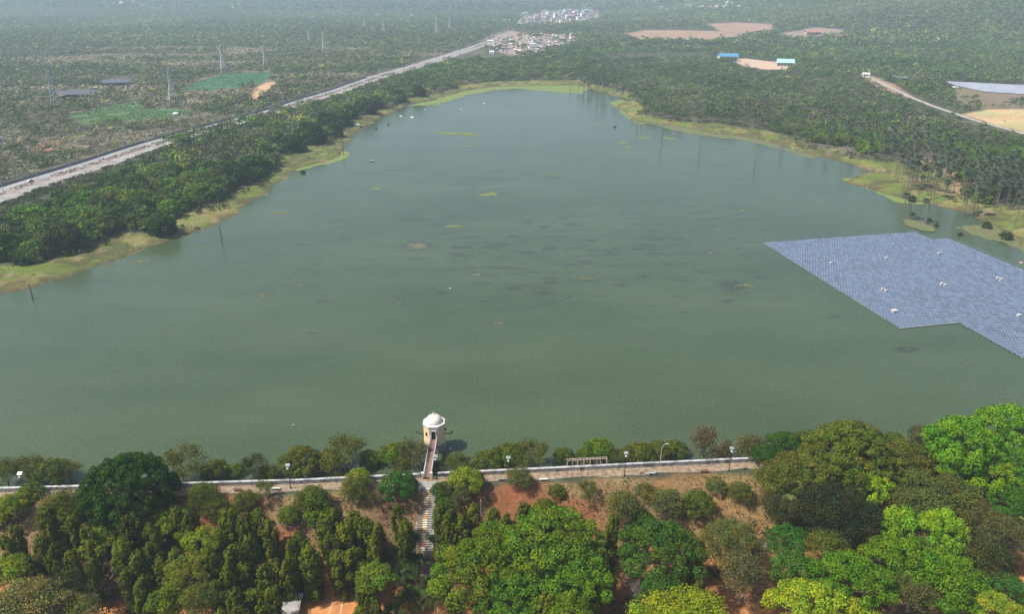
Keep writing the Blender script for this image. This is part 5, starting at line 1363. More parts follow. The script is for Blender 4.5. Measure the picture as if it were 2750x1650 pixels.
def bush_pts(rs, n):
    k = n // 22; X = rs.uniform(-330, 330, k * 6); Y = (rs.uniform(200 ** .8, 980 ** .8, k * 6)) ** (1 / .8); so_ = sdist(X, Y, OPEN)
    q = (so_ > -5) & (so_ < 5) & (sdist(X, Y, LAKE) < -1.5) & (vnoise(X, Y, 14, 46, 2) > .42) & (Y > 200); X, Y = X[q][:k], Y[q][:k]
    return np.repeat(X, 22) + rs.normal(0, 1.1, len(X) * 22), np.repeat(Y, 22) + rs.normal(0, 1.1, len(X) * 22)
tufts('bank_bushes', 'dark and olive bushes along the foot of the bank trees', 26, 60000, bush_pts, 2.4, 1.0, [(.05, .075, .02), (.08, .10, .03), (.04, .06, .02), (.11, .11, .05)])
def strip_pts(rs, n):
    s = rs.uniform(0, 560, n); off = rs.uniform(-34, -13.5, n); k = vnoise(s, off, 5, 47, 2) > .4; s, off = s[k], off[k]
    return np.interp(s, cumh, HP[:, 0]) + np.interp(s, cumh, HN[:, 0]) * off, np.interp(s, cumh, HP[:, 1]) + np.interp(s, cumh, HN[:, 1]) * off
cumh = np.concatenate([[0], np.cumsum(np.hypot(*(HP[1:] - HP[:-1]).T))])
tufts('verge_scrub', 'low green scrub on the lake side verge of the highway', 27, 30000, strip_pts, 1.6, 1.0, [(.06, .09, .02), (.09, .11, .03), (.11, .11, .05), (.05, .07, .02)])

# ------------------------------------------------------------------ crop rows
def crops(k, name, label, seed, ang, pitch, colr):
    rs = np.random.RandomState(seed); pg = A[k]; lo, hi = pg.min(0), pg.max(0); c0 = (lo + hi) / 2; L_ = np.hypot(*(hi - lo))
    r = np.arange(-L_ / 2, L_ / 2, pitch); s = np.arange(-L_ / 2, L_ / 2, 1.1); RR_, SS = np.meshgrid(r, s); RR_ = RR_.ravel() + rs.normal(0, .18, RR_.size); SS = SS.ravel() + rs.normal(0, .3, SS.size)
    X = c0[0] + SS * math.cos(ang) - RR_ * math.sin(ang); Y = c0[1] + SS * math.sin(ang) + RR_ * math.cos(ang)
    k_ = (sdist(X, Y, pg) > 1) & (vnoise(X, Y, 20, 5, 2) > .3); X, Y = X[k_], Y[k_]
    C = np.stack([X, Y, np.full(len(X), LAND + .45)], 1); N = rs.normal(size=C.shape) * .6 + np.array([0, 0, 1.])
    V = leaf_quads(C, N, 1.25, rs); c = np.array(colr) * rs.uniform(.7, 1.3, (len(X), 1))
    o = link(name, mesh_np(name, V, np.arange(len(V)).reshape(-1, 4), LEAFV, col=np.repeat(c, 4, axis=0))); tag(o, label, 'crops', kind='stuff')
crops('field1', 'crop_rows', 'low green crop plants in the nearer field beyond the highway', 31, .25, 2.4, (.07, .15, .035))
crops('field2', 'crop_rows', 'bluish green crop rows in the farther field beside the pylons', 32, .1, 5.0, (.035, .12, .055))

# ------------------------------------------------------------------ floating algae and weed
ALG = [noise_mat('algae', (.10, .145, .03), (.17, .21, .05), .5, .8, 6), noise_mat('olive_weed', (.08, .10, .035), (.14, .14, .06), .5, .85, 6)]
def blob_mesh(cx, cy, ex, ey, seed, z=.03, n=40, rough=.35):
    rs = random.Random(seed); ph = [rs.uniform(0, 6.28) for _ in range(6)]
    pts = []
    for i in range(n):
        a = i / n * 6.283; r = 1 + rough * (math.sin(2 * a + ph[0]) * .35 + math.sin(3 * a + ph[1]) * .4 + math.sin(5 * a + ph[2]) * .35 + math.sin(9 * a + ph[3]) * .3 + math.sin(14 * a + ph[4]) * .2)
        pts.append((ex * r * math.cos(a), ey * r * math.sin(a), z))
    me = bpy.data.meshes.new('weed'); me.from_pydata([(0, 0, z + .05)] + pts, [], [(0, i + 1, (i + 1) % n + 1) for i in range(n)]); return me
AL = [(1180, 470, 22, 6, 0), (1095, 547, 24, 3, 0), (675, 515, 34, 3, 1), (905, 455, 13, 3, 0), (1090, 322, 46, 3, 0), (1135, 324, 22, 4, 0), (1505, 345, 15, 4, 0), (1520, 355, 10, 4, 0), (1555, 333, 16, 3, 0), (1618, 334, 17, 3, 0), (1440, 300, 12, 2, 0), (1748, 354, 14, 2, 0), (1810, 358, 14, 2, 0), (488, 597, 14, 3, 1), (530, 590, 10, 2, 1),
      (335, 632, 20, 4, 1), (1420, 673, 20, 3, 1), (632, 713, 18, 3, 1), (1180, 462, 12, 2, 1), (1270, 470, 14, 2, 1), (1010, 597, 26, 6, 1), (1800, 690, 22, 4, 1), (1130, 352, 20, 2, 0), (950, 262, 12, 2, 0), (1050, 250, 18, 3, 0), (1790, 508, 20, 3, 1), (1660, 380, 14, 2, 1), (1330, 420, 14, 2, 1)]
for i, (x, y, w_, h_, mi_) in enumerate(AL):
    cx, cy = Q(x, y); ex = Q(x + w_, y)[0] - cx; ey = abs(Q(x, y - h_)[1] - cy)
    rw = np.random.RandomState(i + 3); nb_ = int(26 + w_ * 2.4); bx2 = rw.normal(0, .45, nb_) * ex; by2 = rw.normal(0, .42, nb_) * ey + .25 * ey * np.sin(bx2 / ex * 3 + i)
    vv_ = []; ff_ = []
    for bq in range(nb_):
        L1 = ex * rw.uniform(.05, .22); W1 = ey * rw.uniform(.06, .2); m0 = len(vv_); zz = .02 + .0006 * bq
        for a_ in range(8): r1 = rw.uniform(.6, 1.2); vv_.append((bx2[bq] + L1 * r1 * math.cos(a_ * .785), by2[bq] + W1 * r1 * math.sin(a_ * .785), zz))
        ff_.append(tuple(range(m0, m0 + 8)))
    me = bpy.data.meshes.new('weed'); me.from_pydata(vv_, [], ff_)
    me.materials.append(ALG[mi_]); me.update()
    o = link('weed_mat', me, None, (cx, cy, 0))
    nm = 'small flat mat of yellow green algae floating on open water' if mi_ == 0 else 'small dull olive weed mat floating on open water'
    tag(o, nm, 'weed', 'floating weed mats: ' + ('yellow' if mi_ == 0 else 'olive'))
# shoreline algae sheet: grid cells where the noise says so
def algae_sheet(name, label, pg, seed, m, thr=.42, step=1.6, edge=8, z=.04):
    lo, hi = pg.min(0), pg.max(0); gx = np.arange(lo[0], hi[0], step); gy = np.arange(lo[1], hi[1], step * 1.4); X, Y = np.meshgrid(gx, gy); f = X.ravel(), Y.ravel()
    d = sdist(f[0], f[1], pg); keepv = (vnoise(f[0], f[1], 9, seed, 3) < .5 + np.clip(d / edge, -.4, .4) * 1.1 - (thr - .42)) & (d > -edge)
    nx = len(gx); i = (np.arange(len(gy) - 1)[:, None] * nx + np.arange(nx - 1)[None, :]).ravel(); Fq = np.stack([i, i + 1, i + nx + 1, i + nx], 1); Fq = Fq[keepv[Fq].sum(1) >= 3]
    u = np.unique(Fq); rm = np.full(len(f[0]), -1); rm[u] = np.arange(len(u)); V = np.stack([f[0][u] + vnoise(f[0][u], f[1][u], 2, 3) * step * .6, f[1][u] + vnoise(f[0][u], f[1][u], 2, 8) * step * .6, np.full(len(u), z)], 1)
    o = link(name, mesh_np(name, V, rm[Fq], m)); tag(o, label, 'algae', kind='stuff')
algae_sheet('algae', 'bright yellow green algae along the far end of the lake', poly([(985, 254), (1050, 240), (1110, 222), (1180, 210), (1400, 203), (1425, 214), (1400, 226), (1330, 222), (1250, 214), (1190, 218), (1120, 232), (1090, 244), (1020, 256)]), 61, ALG[0])
algae_sheet('algae', 'bright algae filling the corner under the palm grove', poly([(1495, 240), (1530, 248), (1548, 262), (1560, 300), (1535, 300), (1500, 276), (1490, 262), (1470, 250)]), 62, ALG[0])
algae_sheet('algae', 'pale algae strip along the tree lined bank', poly([(1560, 296), (1640, 304), (1720, 322), (1800, 330), (1870, 346), (1930, 366), (1985, 380), (1960, 384), (1860, 356), (1790, 340), (1700, 330), (1620, 316)]), 63, ALG[1], .5)
algae_sheet('algae', 'bright algae at the tip of the grassy spit', poly([(700, 400), (760, 382), (830, 366), (845, 380), (790, 396), (720, 412), (690, 415)]), 64, ALG[0])
algae_sheet('algae', 'olive marsh weed around the flooded palms', poly([(2030, 432), (2120, 430), (2230, 470), (2240, 500), (2180, 492), (2100, 462)]), 65, ALG[0], .46)
algae_sheet('algae', 'small grassy islet behind the solar array', poly([(2180, 532), (2215, 530), (2258, 552), (2256, 562), (2230, 560), (2185, 545)]), 66, ALG[1], .3, 1.0, 3, .25)
algae_sheet('algae', 'brown and yellow weed in the marsh shallows', poly([(2290, 545), (2380, 540), (2473, 560), (2560, 620), (2473, 615), (2420, 585), (2330, 565)]), 67, ALG[1], .5)

# ------------------------------------------------------------------ pylons
def pylon_mesh():
    mb = MB(); H = 30; w0 = 3.6; w1 = .8
    def cn(z): 
        w = w0 + (1.5 - w0) * min(1, z / 18) if z < 18 else 1.5 + (w1 - 1.5) * (z - 18) / 12
        return [(sx * w, sy * w, z) for sx, sy in ((-1, -1), (1, -1), (1, 1), (-1, 1))]
    lv = [0, 5, 9.5, 13.5, 17, 20, 22.5, 25, 27.5, 30]
    for i in range(len(lv) - 1):
        a, b = cn(lv[i]), cn(lv[i + 1])
        for k in range(4):
            mb.tube([a[k], b[k]], .30, 4, cap=False); mb.tube([a[k], b[(k + 1) % 4]], .15, 3, cap=False); mb.tube([a[(k + 1) % 4], b[k]], .15, 3, cap=False); mb.tube([b[k], b[(k + 1) % 4]], .15, 3, cap=False)
    body = mb.mesh('lattice_body', PYL)
    arms = []
    for z, w in ((20, 6), (24, 5), (28, 4.2)):
        mb = MB()
        for s in (-1, 1):
            mb.tube([(0, 0, z), (s * w, 0, z)], .2, 4, cap=False); mb.tube([(0, 0, z + 1.6), (s * w, 0, z)], .10, 4, cap=False); mb.tube([(s * w, 0, z), (s * w, 0, z - 1.3)], .10, 4)
        arms.append(mb.mesh('cross_arm', PYL))
    return body, arms
PYL = noise_mat('galvanised_steel', (.34, .36, .36), (.46, .48, .47), .5, .55, metallic=.3)
PB, PA = pylon_mesh()
for x, yb, yt, lab in [(152, 290, 190, 'steel lattice pylon beside the dark shade netting'), (467, 276, 184, 'steel lattice pylon between the two green fields'), (603, 196, 120, 'steel lattice pylon at the end of the bluish crop field'), (2, 402, 290, 'steel lattice pylon rising from scrub near the red earth patch'), (715, 184, 122, 'steel lattice pylon above the orange dirt track'),
        (833, 122, 78, 'slim hazy pylon, lower of the two standing close together'), (872, 141, 85, 'hazy pylon beyond the track, taller of the close pair'), (980, 82, 47, 'faint pylon below the scattered far houses'), (1032, 96, 52, 'faint pylon left standing before the long white buildings'), (1174, 92, 46, 'faint pylon close to the far end of the highway'), (1208, 80, 48, 'faintest pylon near the far village')]:
    X, Y, Z = G(x, yb, False); a, b, c = ray(x, yt); H = CAM_H + c * (Y / b) - Z; s = H / 30
    t = empty('power_pylon', (X, Y, Z), .5, s); tag(t, lab.replace('left standing', 'standing'), 'pylon', 'lattice power pylons in a line')
    link('lattice_body', PB, t)
    for a_ in PA: link('cross_arm', a_, t)

# ------------------------------------------------------------------ things along the highway
mb = MB(); mb.tube([(0, 0, 0), (0, 0, 9)], [.14, .09], 6); hp = mb.mesh('pole', STEEL)
mb = MB(); mb.tube([(-1.6, 0, 9.1), (0, 0, 8.9), (1.6, 0, 9.1)], .07, 5); ha = mb.mesh('arm', STEEL)
mb = MB(); mb.box((-1.9, 0, 9.12), (.9, .3, .14)); mb.box((1.9, 0, 9.12), (.9, .3, .14)); hh = mb.mesh('lamp_head', STEEL)
cum = np.concatenate([[0], np.cumsum(np.hypot(*(HP[1:] - HP[:-1]).T))])
s_ = 8.0; kx = 0
pr0 = None
while s_ < cum[-1] - 30:
    x = np.interp(s_, cum, HP[:, 0]); y = np.interp(s_, cum, HP[:, 1]); nx_, ny_ = np.interp(s_, cum, HN[:, 0]), np.interp(s_, cum, HN[:, 1])
    sx = x / (y * math.cos(PITCH) + (CAM_H) * math.sin(PITCH)) * FPX
    if abs(sx) < 1400:
        t = empty('highway_lamp', (x + nx_ * 0.3, y + ny_ * .3, LAND), math.atan2(ny_, nx_)); tag(t, 'grey double armed street lamp along the centre of the highway', 'lamp', 'street lamps along the highway')
        link('pole', hp, t); link('arm', ha, t); link('lamp_head', hh, t)
        if y < 760:
            t = empty('utility_pole', (x + nx_ * 14.5, y + ny_ * 14.5, LAND), 0); tag(t, 'thin concrete pole on the far verge of the highway', 'pole', 'poles along the far verge of the highway')
            mb_ = M_('upole', lambda: (lambda q: (q.tube([(0, 0, 0), (0, 0, 8)], [.13, .09], 6), q.mesh('pole', CONC))[1])(MB())); link('pole', mb_, t)
            mc_ = M_('ucross', lambda: (lambda q: (q.box((0, 0, 7.6), (1.6, .1, .12)), q.mesh('crossbar', CONC))[1])(MB())); link('crossbar', mc_, t)
    s_ += 26; kx += 1
# rows of small posts and shrubs on the median
rs = np.random.RandomState(5)
def row_posts(off, pitch, nm, lab, m, h, w, cat, s0=0, s1=620):
    mb = MB(); s = s0
    while s < min(s1, cum[-1]):
        x = np.interp(s, cum, HP[:, 0]); y = np.interp(s, cum, HP[:, 1]); nx_, ny_ = np.interp(s, cum, HN[:, 0]), np.interp(s, cum, HN[:, 1])
        mb.box((x + nx_ * off, y + ny_ * off, LAND + h / 2), (w, w, h * rs.uniform(.7, 1.2)), 0, rs.uniform(0, 1)); s += pitch
    o = mb.build(nm, m); tag(o, lab, cat); return o
DPOST = noise_mat('dark_planting', (.05, .06, .035), (.09, .09, .05), 2)
mb = MB(); 
for off in (11.6,):
    s = 0
    while s < 640:
        x0, y0 = np.interp(s, cum, HP[:, 0]) + np.interp(s, cum, HN[:, 0]) * off, np.interp(s, cum, HP[:, 1]) + np.interp(s, cum, HN[:, 1]) * off
        s2 = s + 8; x1, y1 = np.interp(s2, cum, HP[:, 0]) + np.interp(s2, cum, HN[:, 0]) * off, np.interp(s2, cum, HP[:, 1]) + np.interp(s2, cum, HN[:, 1]) * off
        mb.box(((x0 + x1) / 2, (y0 + y1) / 2, LAND + .8), (math.hypot(x1 - x0, y1 - y0), .18, 1.6), 0, math.atan2(y1 - y0, x1 - x0)); s = s2
o = mb.build('sheet_fence', noise_mat('blue_grey_sheet', (.10, .12, .14), (.17, .19, .22), .4, .6)); tag(o, 'dark blue grey sheet fence running along the far edge of the highway', 'fence')
def med(rs, n):
    s = rs.uniform(0, min(700, cum[-1]), n); off = np.where(rs.uniform(size=n) < .5, -1.5, 2.2) + rs.normal(0, .25, n)
    k = vnoise(s, s * 0, 5, 3, 2) > .42; s, off = s[k], off[k]
    return np.interp(s, cum, HP[:, 0]) + np.interp(s, cum, HN[:, 0]) * off, np.interp(s, cum, HP[:, 1]) + np.interp(s, cum, HN[:, 1]) * off
tufts('median_shrubs', 'small dark shrubs planted along the highway median', 25, 5200, med, 1.0, .7, [(.05, .06, .03), (.08, .08, .04), (.12, .10, .06)])
# vehicles
def car(name, X, Y, rz, m, label, van=False, grp=None):
    t = empty(name, (X, Y, LAND + .13), rz); tag(t, label, 'van' if van else 'car', grp)
    mb = MB(); h = 1.1 if van else .62
    mb.box((0, 0, .62), (4.2, 1.75, .62)); mb.box((-.15 if not van else -.3, 0, .93 + h / 2), (2.5 if not van else 3.4, 1.6, h), 0, 0, 0, .82 if not van else .93); mb.build('body', m, t)
    mb = MB(); mb.box((-.15 if not van else -.3, 0, 1.0 + h * .45), (2.35 if not van else 3.45, 1.63, h * .5), 0, 0, 0, .9); mb.build('window', DARK, t)
    for sx in (-1.3, 1.3):
        for sy in (-.85, .85):
            mb = MB(); mb.tube([(sx, sy - .1, .33), (sx, sy + .1, .33)], .33, 12); mb.build('wheel', IRON, t)
def hdir(X, Y):
    d = np.hypot(HP[:, 0] - X, HP[:, 1] - Y); i = int(np.clip(d.argmin(), 1, len(HP) - 2)); v = HP[i + 1] - HP[i - 1]; return math.atan2(v[1], v[0])
for px, py, van, lab in [(641, 323, False, 'small white car on the highway under the roadside trees'), (82, 489, False, 'small white car on the pinkish verge at the near end of the highway'), (1235, 146, True, 'dull van on the far stretch of the highway'), (1170, 150, False, 'small pale car by the far roadside junction')]:
    X, Y = P(px, py, LAND); car('parked_car' if not van else 'delivery_van', X, Y, hdir(X, Y), WHITE if not van else CONC, lab, van)
def bike(px, py, label):
    X, Y = P(px, py, LAND); t = empty('motorcycle', (X, Y, LAND + .13), hdir(X, Y)); tag(t, label, 'motorcycle')
    for sx in (-.68, .68):
        mb = MB(); mb.tube([(sx, -.06, .32), (sx, .06, .32)], .32, 12); mb.build('wheel', IRON, t)
    mb = MB(); mb.tube([(-.68, 0, .32), (-.2, 0, .62), (.35, 0, .8), (.68, 0, .32)], .07, 5); mb.tube([(.35, 0, .8), (.5, 0, 1.1)], .05, 5); mb.build('frame', IRON, t)
    mb = MB(); mb.box((-.3, 0, .85), (.75, .26, .12)); mb.build('seat', DARK, t); mb = MB(); mb.box((.2, 0, .88), (.45, .28, .24)); mb.build('tank', noise_mat('maroon_tank', (.18, .04, .04), (.22, .06, .05), 2, .4), t)
    mb = MB(); mb.tube([(.5, -.35, 1.12), (.5, .35, 1.12)], .03, 5); mb.build('handlebar', STEEL, t)
bike(268, 432, 'dark motorcycle stopped on the highway verge'); bike(277, 428, 'second dark motorcycle just beyond the first on the verge')

# ------------------------------------------------------------------ skinned figures: grazing animals and people
def skinned(name, verts, edges, radii, m, parent, lev=1, rootv=0):
    me = bpy.data.meshes.new(name); me.from_pydata(verts, edges, []); me.materials.append(m); o = link(name, me, parent)
    sk = o.modifiers.new('skin', 'SKIN'); sv = me.skin_vertices[0].data if me.skin_vertices else None
    if sv is None:
        bpy.context.view_layer.objects.active = o; sv = me.skin_vertices[0].data
    for i, r in enumerate(radii): sv[i].radius = (r, r)
    sv[rootv].use_root = True
    ss = o.modifiers.new('sub', 'SUBSURF'); ss.levels = lev; ss.render_levels = lev; return o
HIDE = noise_mat('dark_hide', (.030, .018, .012), (.055, .035, .025), 3, .7)
def cattle(px, py, rz, label):
    X, Y = P(px, py, 1.2); z = float(zt(X, Y)); o_ = empty('grazing_cow', (X, Y, z), rz); tag(o_, label, 'cow', 'dark cattle grazing on the bank')
    v = [(-.7, 0, 1.15), (-.2, 0, 1.08), (.35, 0, 1.1), (.75, 0, 1.15), (1.05, 0, .95), (1.3, 0, .55), (1.5, 0, .22),
         (-.75, .2, .75), (-.85, .2, .42), (-.78, .2, .05), (-.75, -.2, .75), (-.9, -.2, .42), (-.8, -.2, .05), (.6, .2, .72), (.62, .2, .4), (.6, .2, .05), (.6, -.2, .72), (.7, -.2, .4), (.66, -.2, .05), (-.98, 0, 1.1), (-1.1, 0, .6),
         (1.28, .2, .72), (1.28, -.2, .72)]
    e = [(0, 1), (1, 2), (2, 3), (3, 4), (4, 5), (5, 6), (0, 7), (7, 8), (8, 9), (0, 10), (10, 11), (11, 12), (3, 13), (13, 14), (14, 15), (3, 16), (16, 17), (17, 18), (0, 19), (19, 20), (5, 21), (5, 22)]
    r = [.30, .36, .36, .30, .20, .15, .09, .15, .08, .06, .15, .08, .06, .12, .07, .06, .12, .07, .06, .05, .03, .04, .04]
    return skinned('body', v, e, r, HIDE, o_, 1, 1)
cattle(491, 612, 2.6, 'dark cow grazing nearer the round tree on the bank'); cattle(528, 612, .5, 'dark cow grazing nearer the dead brush on the bank')
SKIN = noise_mat('skin', (.16, .08, .05), (.20, .11, .07), 5)
def person(px, py, rz, shirt, trousers, label, z0=None):
    X, Y = P(px, py, z0 if z0 is not None else LAND); t = empty('person', (X, Y, (z0 if z0 is not None else LAND)), rz); tag(t, label, 'person', None)
    v = [(0, 0, .92), (0, 0, 1.15), (0, .02, 1.38), (0, 0, 1.5), (0, 0, 1.6), (0, .01, 1.7), (.1, 0, .88), (.12, .05, .48), (.12, 0, .06), (.12, .14, .03), (-.1, 0, .88), (-.12, -.05, .48), (-.12, -.08, .06), (-.12, .06, .03),
         (.2, 0, 1.4), (.26, 0, 1.12), (.25, .08, .86), (-.2, 0, 1.4), (-.26, 0, 1.12), (-.25, .08, .86)]
    e = [(0, 1), (1, 2), (2, 3), (3, 4), (4, 5), (0, 6), (6, 7), (7, 8), (8, 9), (0, 10), (10, 11), (11, 12), (12, 13), (2, 14), (14, 15), (15, 16), (2, 17), (17, 18), (18, 19)]
    r = [.14, .13, .15, .055, .10, .09, .09, .06, .04, .03, .09, .06, .04, .03, .06, .045, .035, .06, .045, .035]
    skinned('body', v, e, r, SKIN, t, 1)
    mb = MB(); mb.lathe([(.20, .84), (.17, 1.1), (.21, 1.36), (.12, 1.46)], 10); mb.tube([(.19, 0, 1.41), (.27, 0, 1.12)], [.08, .07], 6); mb.tube([(-.19, 0, 1.41), (-.27, 0, 1.12)], [.08, .07], 6); mb.build('shirt', shirt, t)
    mb = MB(); mb.tube([(.1, 0, .92), (.12, .05, .48), (.12, 0, .08)], [.12, .09, .07], 8); mb.tube([(-.1, 0, .92), (-.12, -.05, .48), (-.12, -.08, .08)], [.12, .09, .07], 8); mb.build('trousers', trousers, t)
    mb = MB(); mb.lathe([(.10, 1.66), (.105, 1.74), (.06, 1.81)], 8); mb.build('hair', DARK, t)
CR = noise_mat('red_cloth', (.30, .06, .04), (.36, .09, .06), 2); CB = noise_mat('dark_cloth', (.03, .035, .05), (.05, .055, .07), 2)
person(2693, 325, 1, CB, CB, 'person in dark clothes standing on the sandy field'); person(2700, 327, 2, CR, CB, 'person in reddish top standing beside another on the sandy field'); 

# ------------------------------------------------------------------ rocks and floats in the water
def rock(px, py, w_, label, m=None, z=0.0, h=.5):
    X, Y = P(px, py, z); R = w_ / 2 / FPX * math.hypot(Y, CAM_H); rs = random.Random(int(px)); mb = MB(); prof = [(R, -.4), (R * .95, .15), (R * .8, h * R * .7), (R * .45, h * R), (R * .1, h * R * 1.05)]
    mb.lathe(prof, 11); mb.v = [(x * (1 + .25 * math.sin(3 * math.atan2(y, x) + px)), y * (1 + .2 * math.cos(2 * math.atan2(y, x))), z_) for x, y, z_ in mb.v]
    o = mb.build('pale_rock', m or PALE, None, (X, Y, z)); tag(o, label, 'rock')
PALE = noise_mat('pale_rock', (.45, .44, .42), (.68, .67, .65), .8, .85)
rock(1107, 316, 12, 'white rounded rock in the water near the far bank'); rock(1077, 312, 8, 'smaller white rock beside the white rounded rock'); rock(1301, 278, 6, 'tiny white rock far out in the lake'); rock(1140, 293, 4, 'tiny pale rock close to the far bank'); rock(1238, 293, 5, 'tiny pale rock in the far open water')
rock(1999, 352, 10, 'pale rock on the weedy bank edge'); rock(1208, 775, 5, 'tiny pale float between the near weed patches', WHITE); rock(2742, 706, 10, 'pinkish rock at the corner of the marsh', noise_mat('pink_rock', (.4, .28, .22), (.5, .38, .32), 1)); rock(860, 402, 9, 'pale rock on the grass near the far round trees'); rock(956, 337, 22, 'heap of pinkish stones on the far spit', None, .6, .4)
X, Y = P(1210, 1207, 0); mb = MB(); mb.lathe([(.22, -.2), (.34, 0), (.3, .2), (.1, .32)], 10); o = mb.build('white_buoy', WHITE, None, (X, Y, 0)); tag(o, 'small white buoy floating beside the domed tower', 'buoy')
X, Y = P(787, 1144, 0); mb = MB(); mb.tube([(-.3, 0, .12), (0, .0, .2), (.25, 0, .2), (.38, 0, .45), (.46, 0, .42)], [.03, .13, .1, .05, .02], 6); o = mb.build('white_bird', WHITE, None, (X, Y, 0)); tag(o, 'single white water bird on the open lake', 'bird')
X, Y = P(999, 433, 0); t = empty('rowing_boat', (X, Y, .05), .35); tag(t, 'small white boat drifting near the grassy spit', 'boat')
mb = MB(); L2 = 2.2; prof = []
hv = []; 
for i in range(9):
    u_ = i / 8 * 2 - 1; w_ = .75 * (1 - abs(u_) ** 2.5) + .04; hv.append([(u_ * L2, -w_, .5 + .15 * u_ * u_), (u_ * L2 * .92, -w_ * .6, -.15), (u_ * L2 * .92, w_ * .6, -.15), (u_ * L2, w_, .5 + .15 * u_ * u_), (u_ * L2 * .96, w_ * .8, .5 + .15 * u_ * u_), (u_ * L2 * .85, w_ * .5, .05), (u_ * L2 * .85, -w_ * .5, .05), (u_ * L2 * .96, -w_ * .8, .5 + .15 * u_ * u_)])
mb.add([p for r_ in hv for p in r_], [(i * 8 + j, i * 8 + (j + 1) % 8, (i + 1) * 8 + (j + 1) % 8, (i + 1) * 8 + j) for i in range(8) for j in range(8)]); mb.build('hull', WHITE, t)
for xx in (-.8, .6): 
    mb = MB(); mb.box((xx, 0, .42), (.3, 1.2, .06)); mb.build('seat', RUST, t)

# ------------------------------------------------------------------ buildings
BLUE = noise_mat('blue_roof', (.07, .22, .40), (.10, .27, .46), .3, .45); CYAN = noise_mat('cyan_roof', (.30, .58, .62), (.38, .66, .70), .3, .45); REDR = noise_mat('red_roof', (.34, .12, .09), (.45, .20, .16), .3, .8)
WIN = DARK
def shed(px, py, Lx, Ly, H, rz, roofm, label, light):
    X, Y, Z = G(px, py, False); t = empty('storage_shed', (X, Y, Z), rz); tag(t, label, 'shed')
    mb = MB(); mb.box((0, 0, H / 2), (Lx, Ly, H)); mb.build('wall', light, t)
    mb = MB(); o_ = .8; r = H + Ly * .22
    vs = [(-Lx / 2 - o_, -Ly / 2 - o_, H), (Lx / 2 + o_, -Ly / 2 - o_, H), (Lx / 2 + o_, 0, r), (-Lx / 2 - o_, 0, r), (-Lx / 2 - o_, Ly / 2 + o_, H), (Lx / 2 + o_, Ly / 2 + o_, H)]
    vs += [(x, y, z - .25) for x, y, z in vs]
    mb.add(vs, [(0, 1, 2, 3), (3, 2, 5, 4), (7, 6, 9, 8), (8, 9, 10, 11), (0, 6, 7, 1), (4, 5, 11, 10), (0, 3, 9, 6), (3, 4, 10, 9), (1, 7, 8, 2), (2, 8, 11, 5)]); mb.build('roof', roofm, t)
    mb = MB(); mb.box((0, 0, r + .05), (Lx + 1.6, 1.2, .12)); mb.build('ridge_cap', WHITE, t)
    for k in range(5):
        mb = MB(); mb.box((-Lx * .38 + k * Lx * .19, -Ly / 2 - .04, H * .42), (Lx * .1, .1, H * .55)); mb.build('opening', DARK, t)
shed(1953, 163, 27, 17, 7, -.02, BLUE, 'long shed with deep blue roof and pale ridge in the wood', WHITE)
shed(2108, 176, 22, 19, 5, -.30, CYAN, 'shed with pale cyan roof beside the sandy yard', CONC)
shed(2182, 92, 30, 16, 5, 0, REDR, 'far building with reddish roof beyond the wood', CONC); shed(2262, 106, 26, 18, 5, -.2, REDR, 'far red roofed building at the end of the clearing', CONC)
def canopy(px, py, Lx, Ly, H, rz, m, label):
    X, Y, Z = G(px, py, False); t = empty('shade_canopy', (X, Y, Z), rz); tag(t, label, 'canopy')
    mb = MB(); nx_ = 6
    vs = []; fs = []
    for i in range(nx_ + 1):
        for j in range(nx_ + 1): vs.append((-Lx / 2 + Lx * i / nx_, -Ly / 2 + Ly * j / nx_, H + .4 * math.sin(i * 1.9) * math.sin(j * 1.7)))
    for i in range(nx_):
        for j in range(nx_): fs.append((i * (nx_ + 1) + j, (i + 1) * (nx_ + 1) + j, (i + 1) * (nx_ + 1) + j + 1, i * (nx_ + 1) + j + 1))
    mb.add(vs, fs); mb.build('net', m, t)
    for i in range(3):
        for j in range(3):
            q = MB(); q.tube([(-Lx / 2 + Lx * i / 2, -Ly / 2 + Ly * j / 2, 0), (-Lx / 2 + Lx * i / 2, -Ly / 2 + Ly * j / 2, H)], .1, 5); q.build('post', CONC, t)
NET = noise_mat('dark_shade_net', (.055, .065, .10), (.085, .095, .13), .15, .8)
canopy(208, 258, 38, 24, 4, .1, NET, 'dark blue shade net stretched over posts beside the pylon'); canopy(310, 226, 34, 26, 4, .05, NET, 'dark shade net standing behind the other net and thicket')
GRN = noise_mat('grey_mesh', (.12, .13, .13), (.18, .20, .19), .3, .8)
canopy(2430, 218, 26, 30, 5, -.1, GRN, 'grey mesh greenhouse beside the concrete lane')
# the blue grey tarpaulin sheets
tp = A['pans']; tarp = noise_mat('grey_tarpaulin', (.24, .26, .32), (.34, .36, .42), .12, .6)
me = bpy.data.meshes.new('tarpaulin'); me.from_pydata([(x, y, LAND + .5) for x, y in tp], [], [tuple(range(len(tp)))]); me.materials.append(tarp); me.update()
o = link('tarpaulin', me); tag(o, 'wide blue grey tarpaulin sheets spread on the plain beyond the lane', 'tarpaulin')
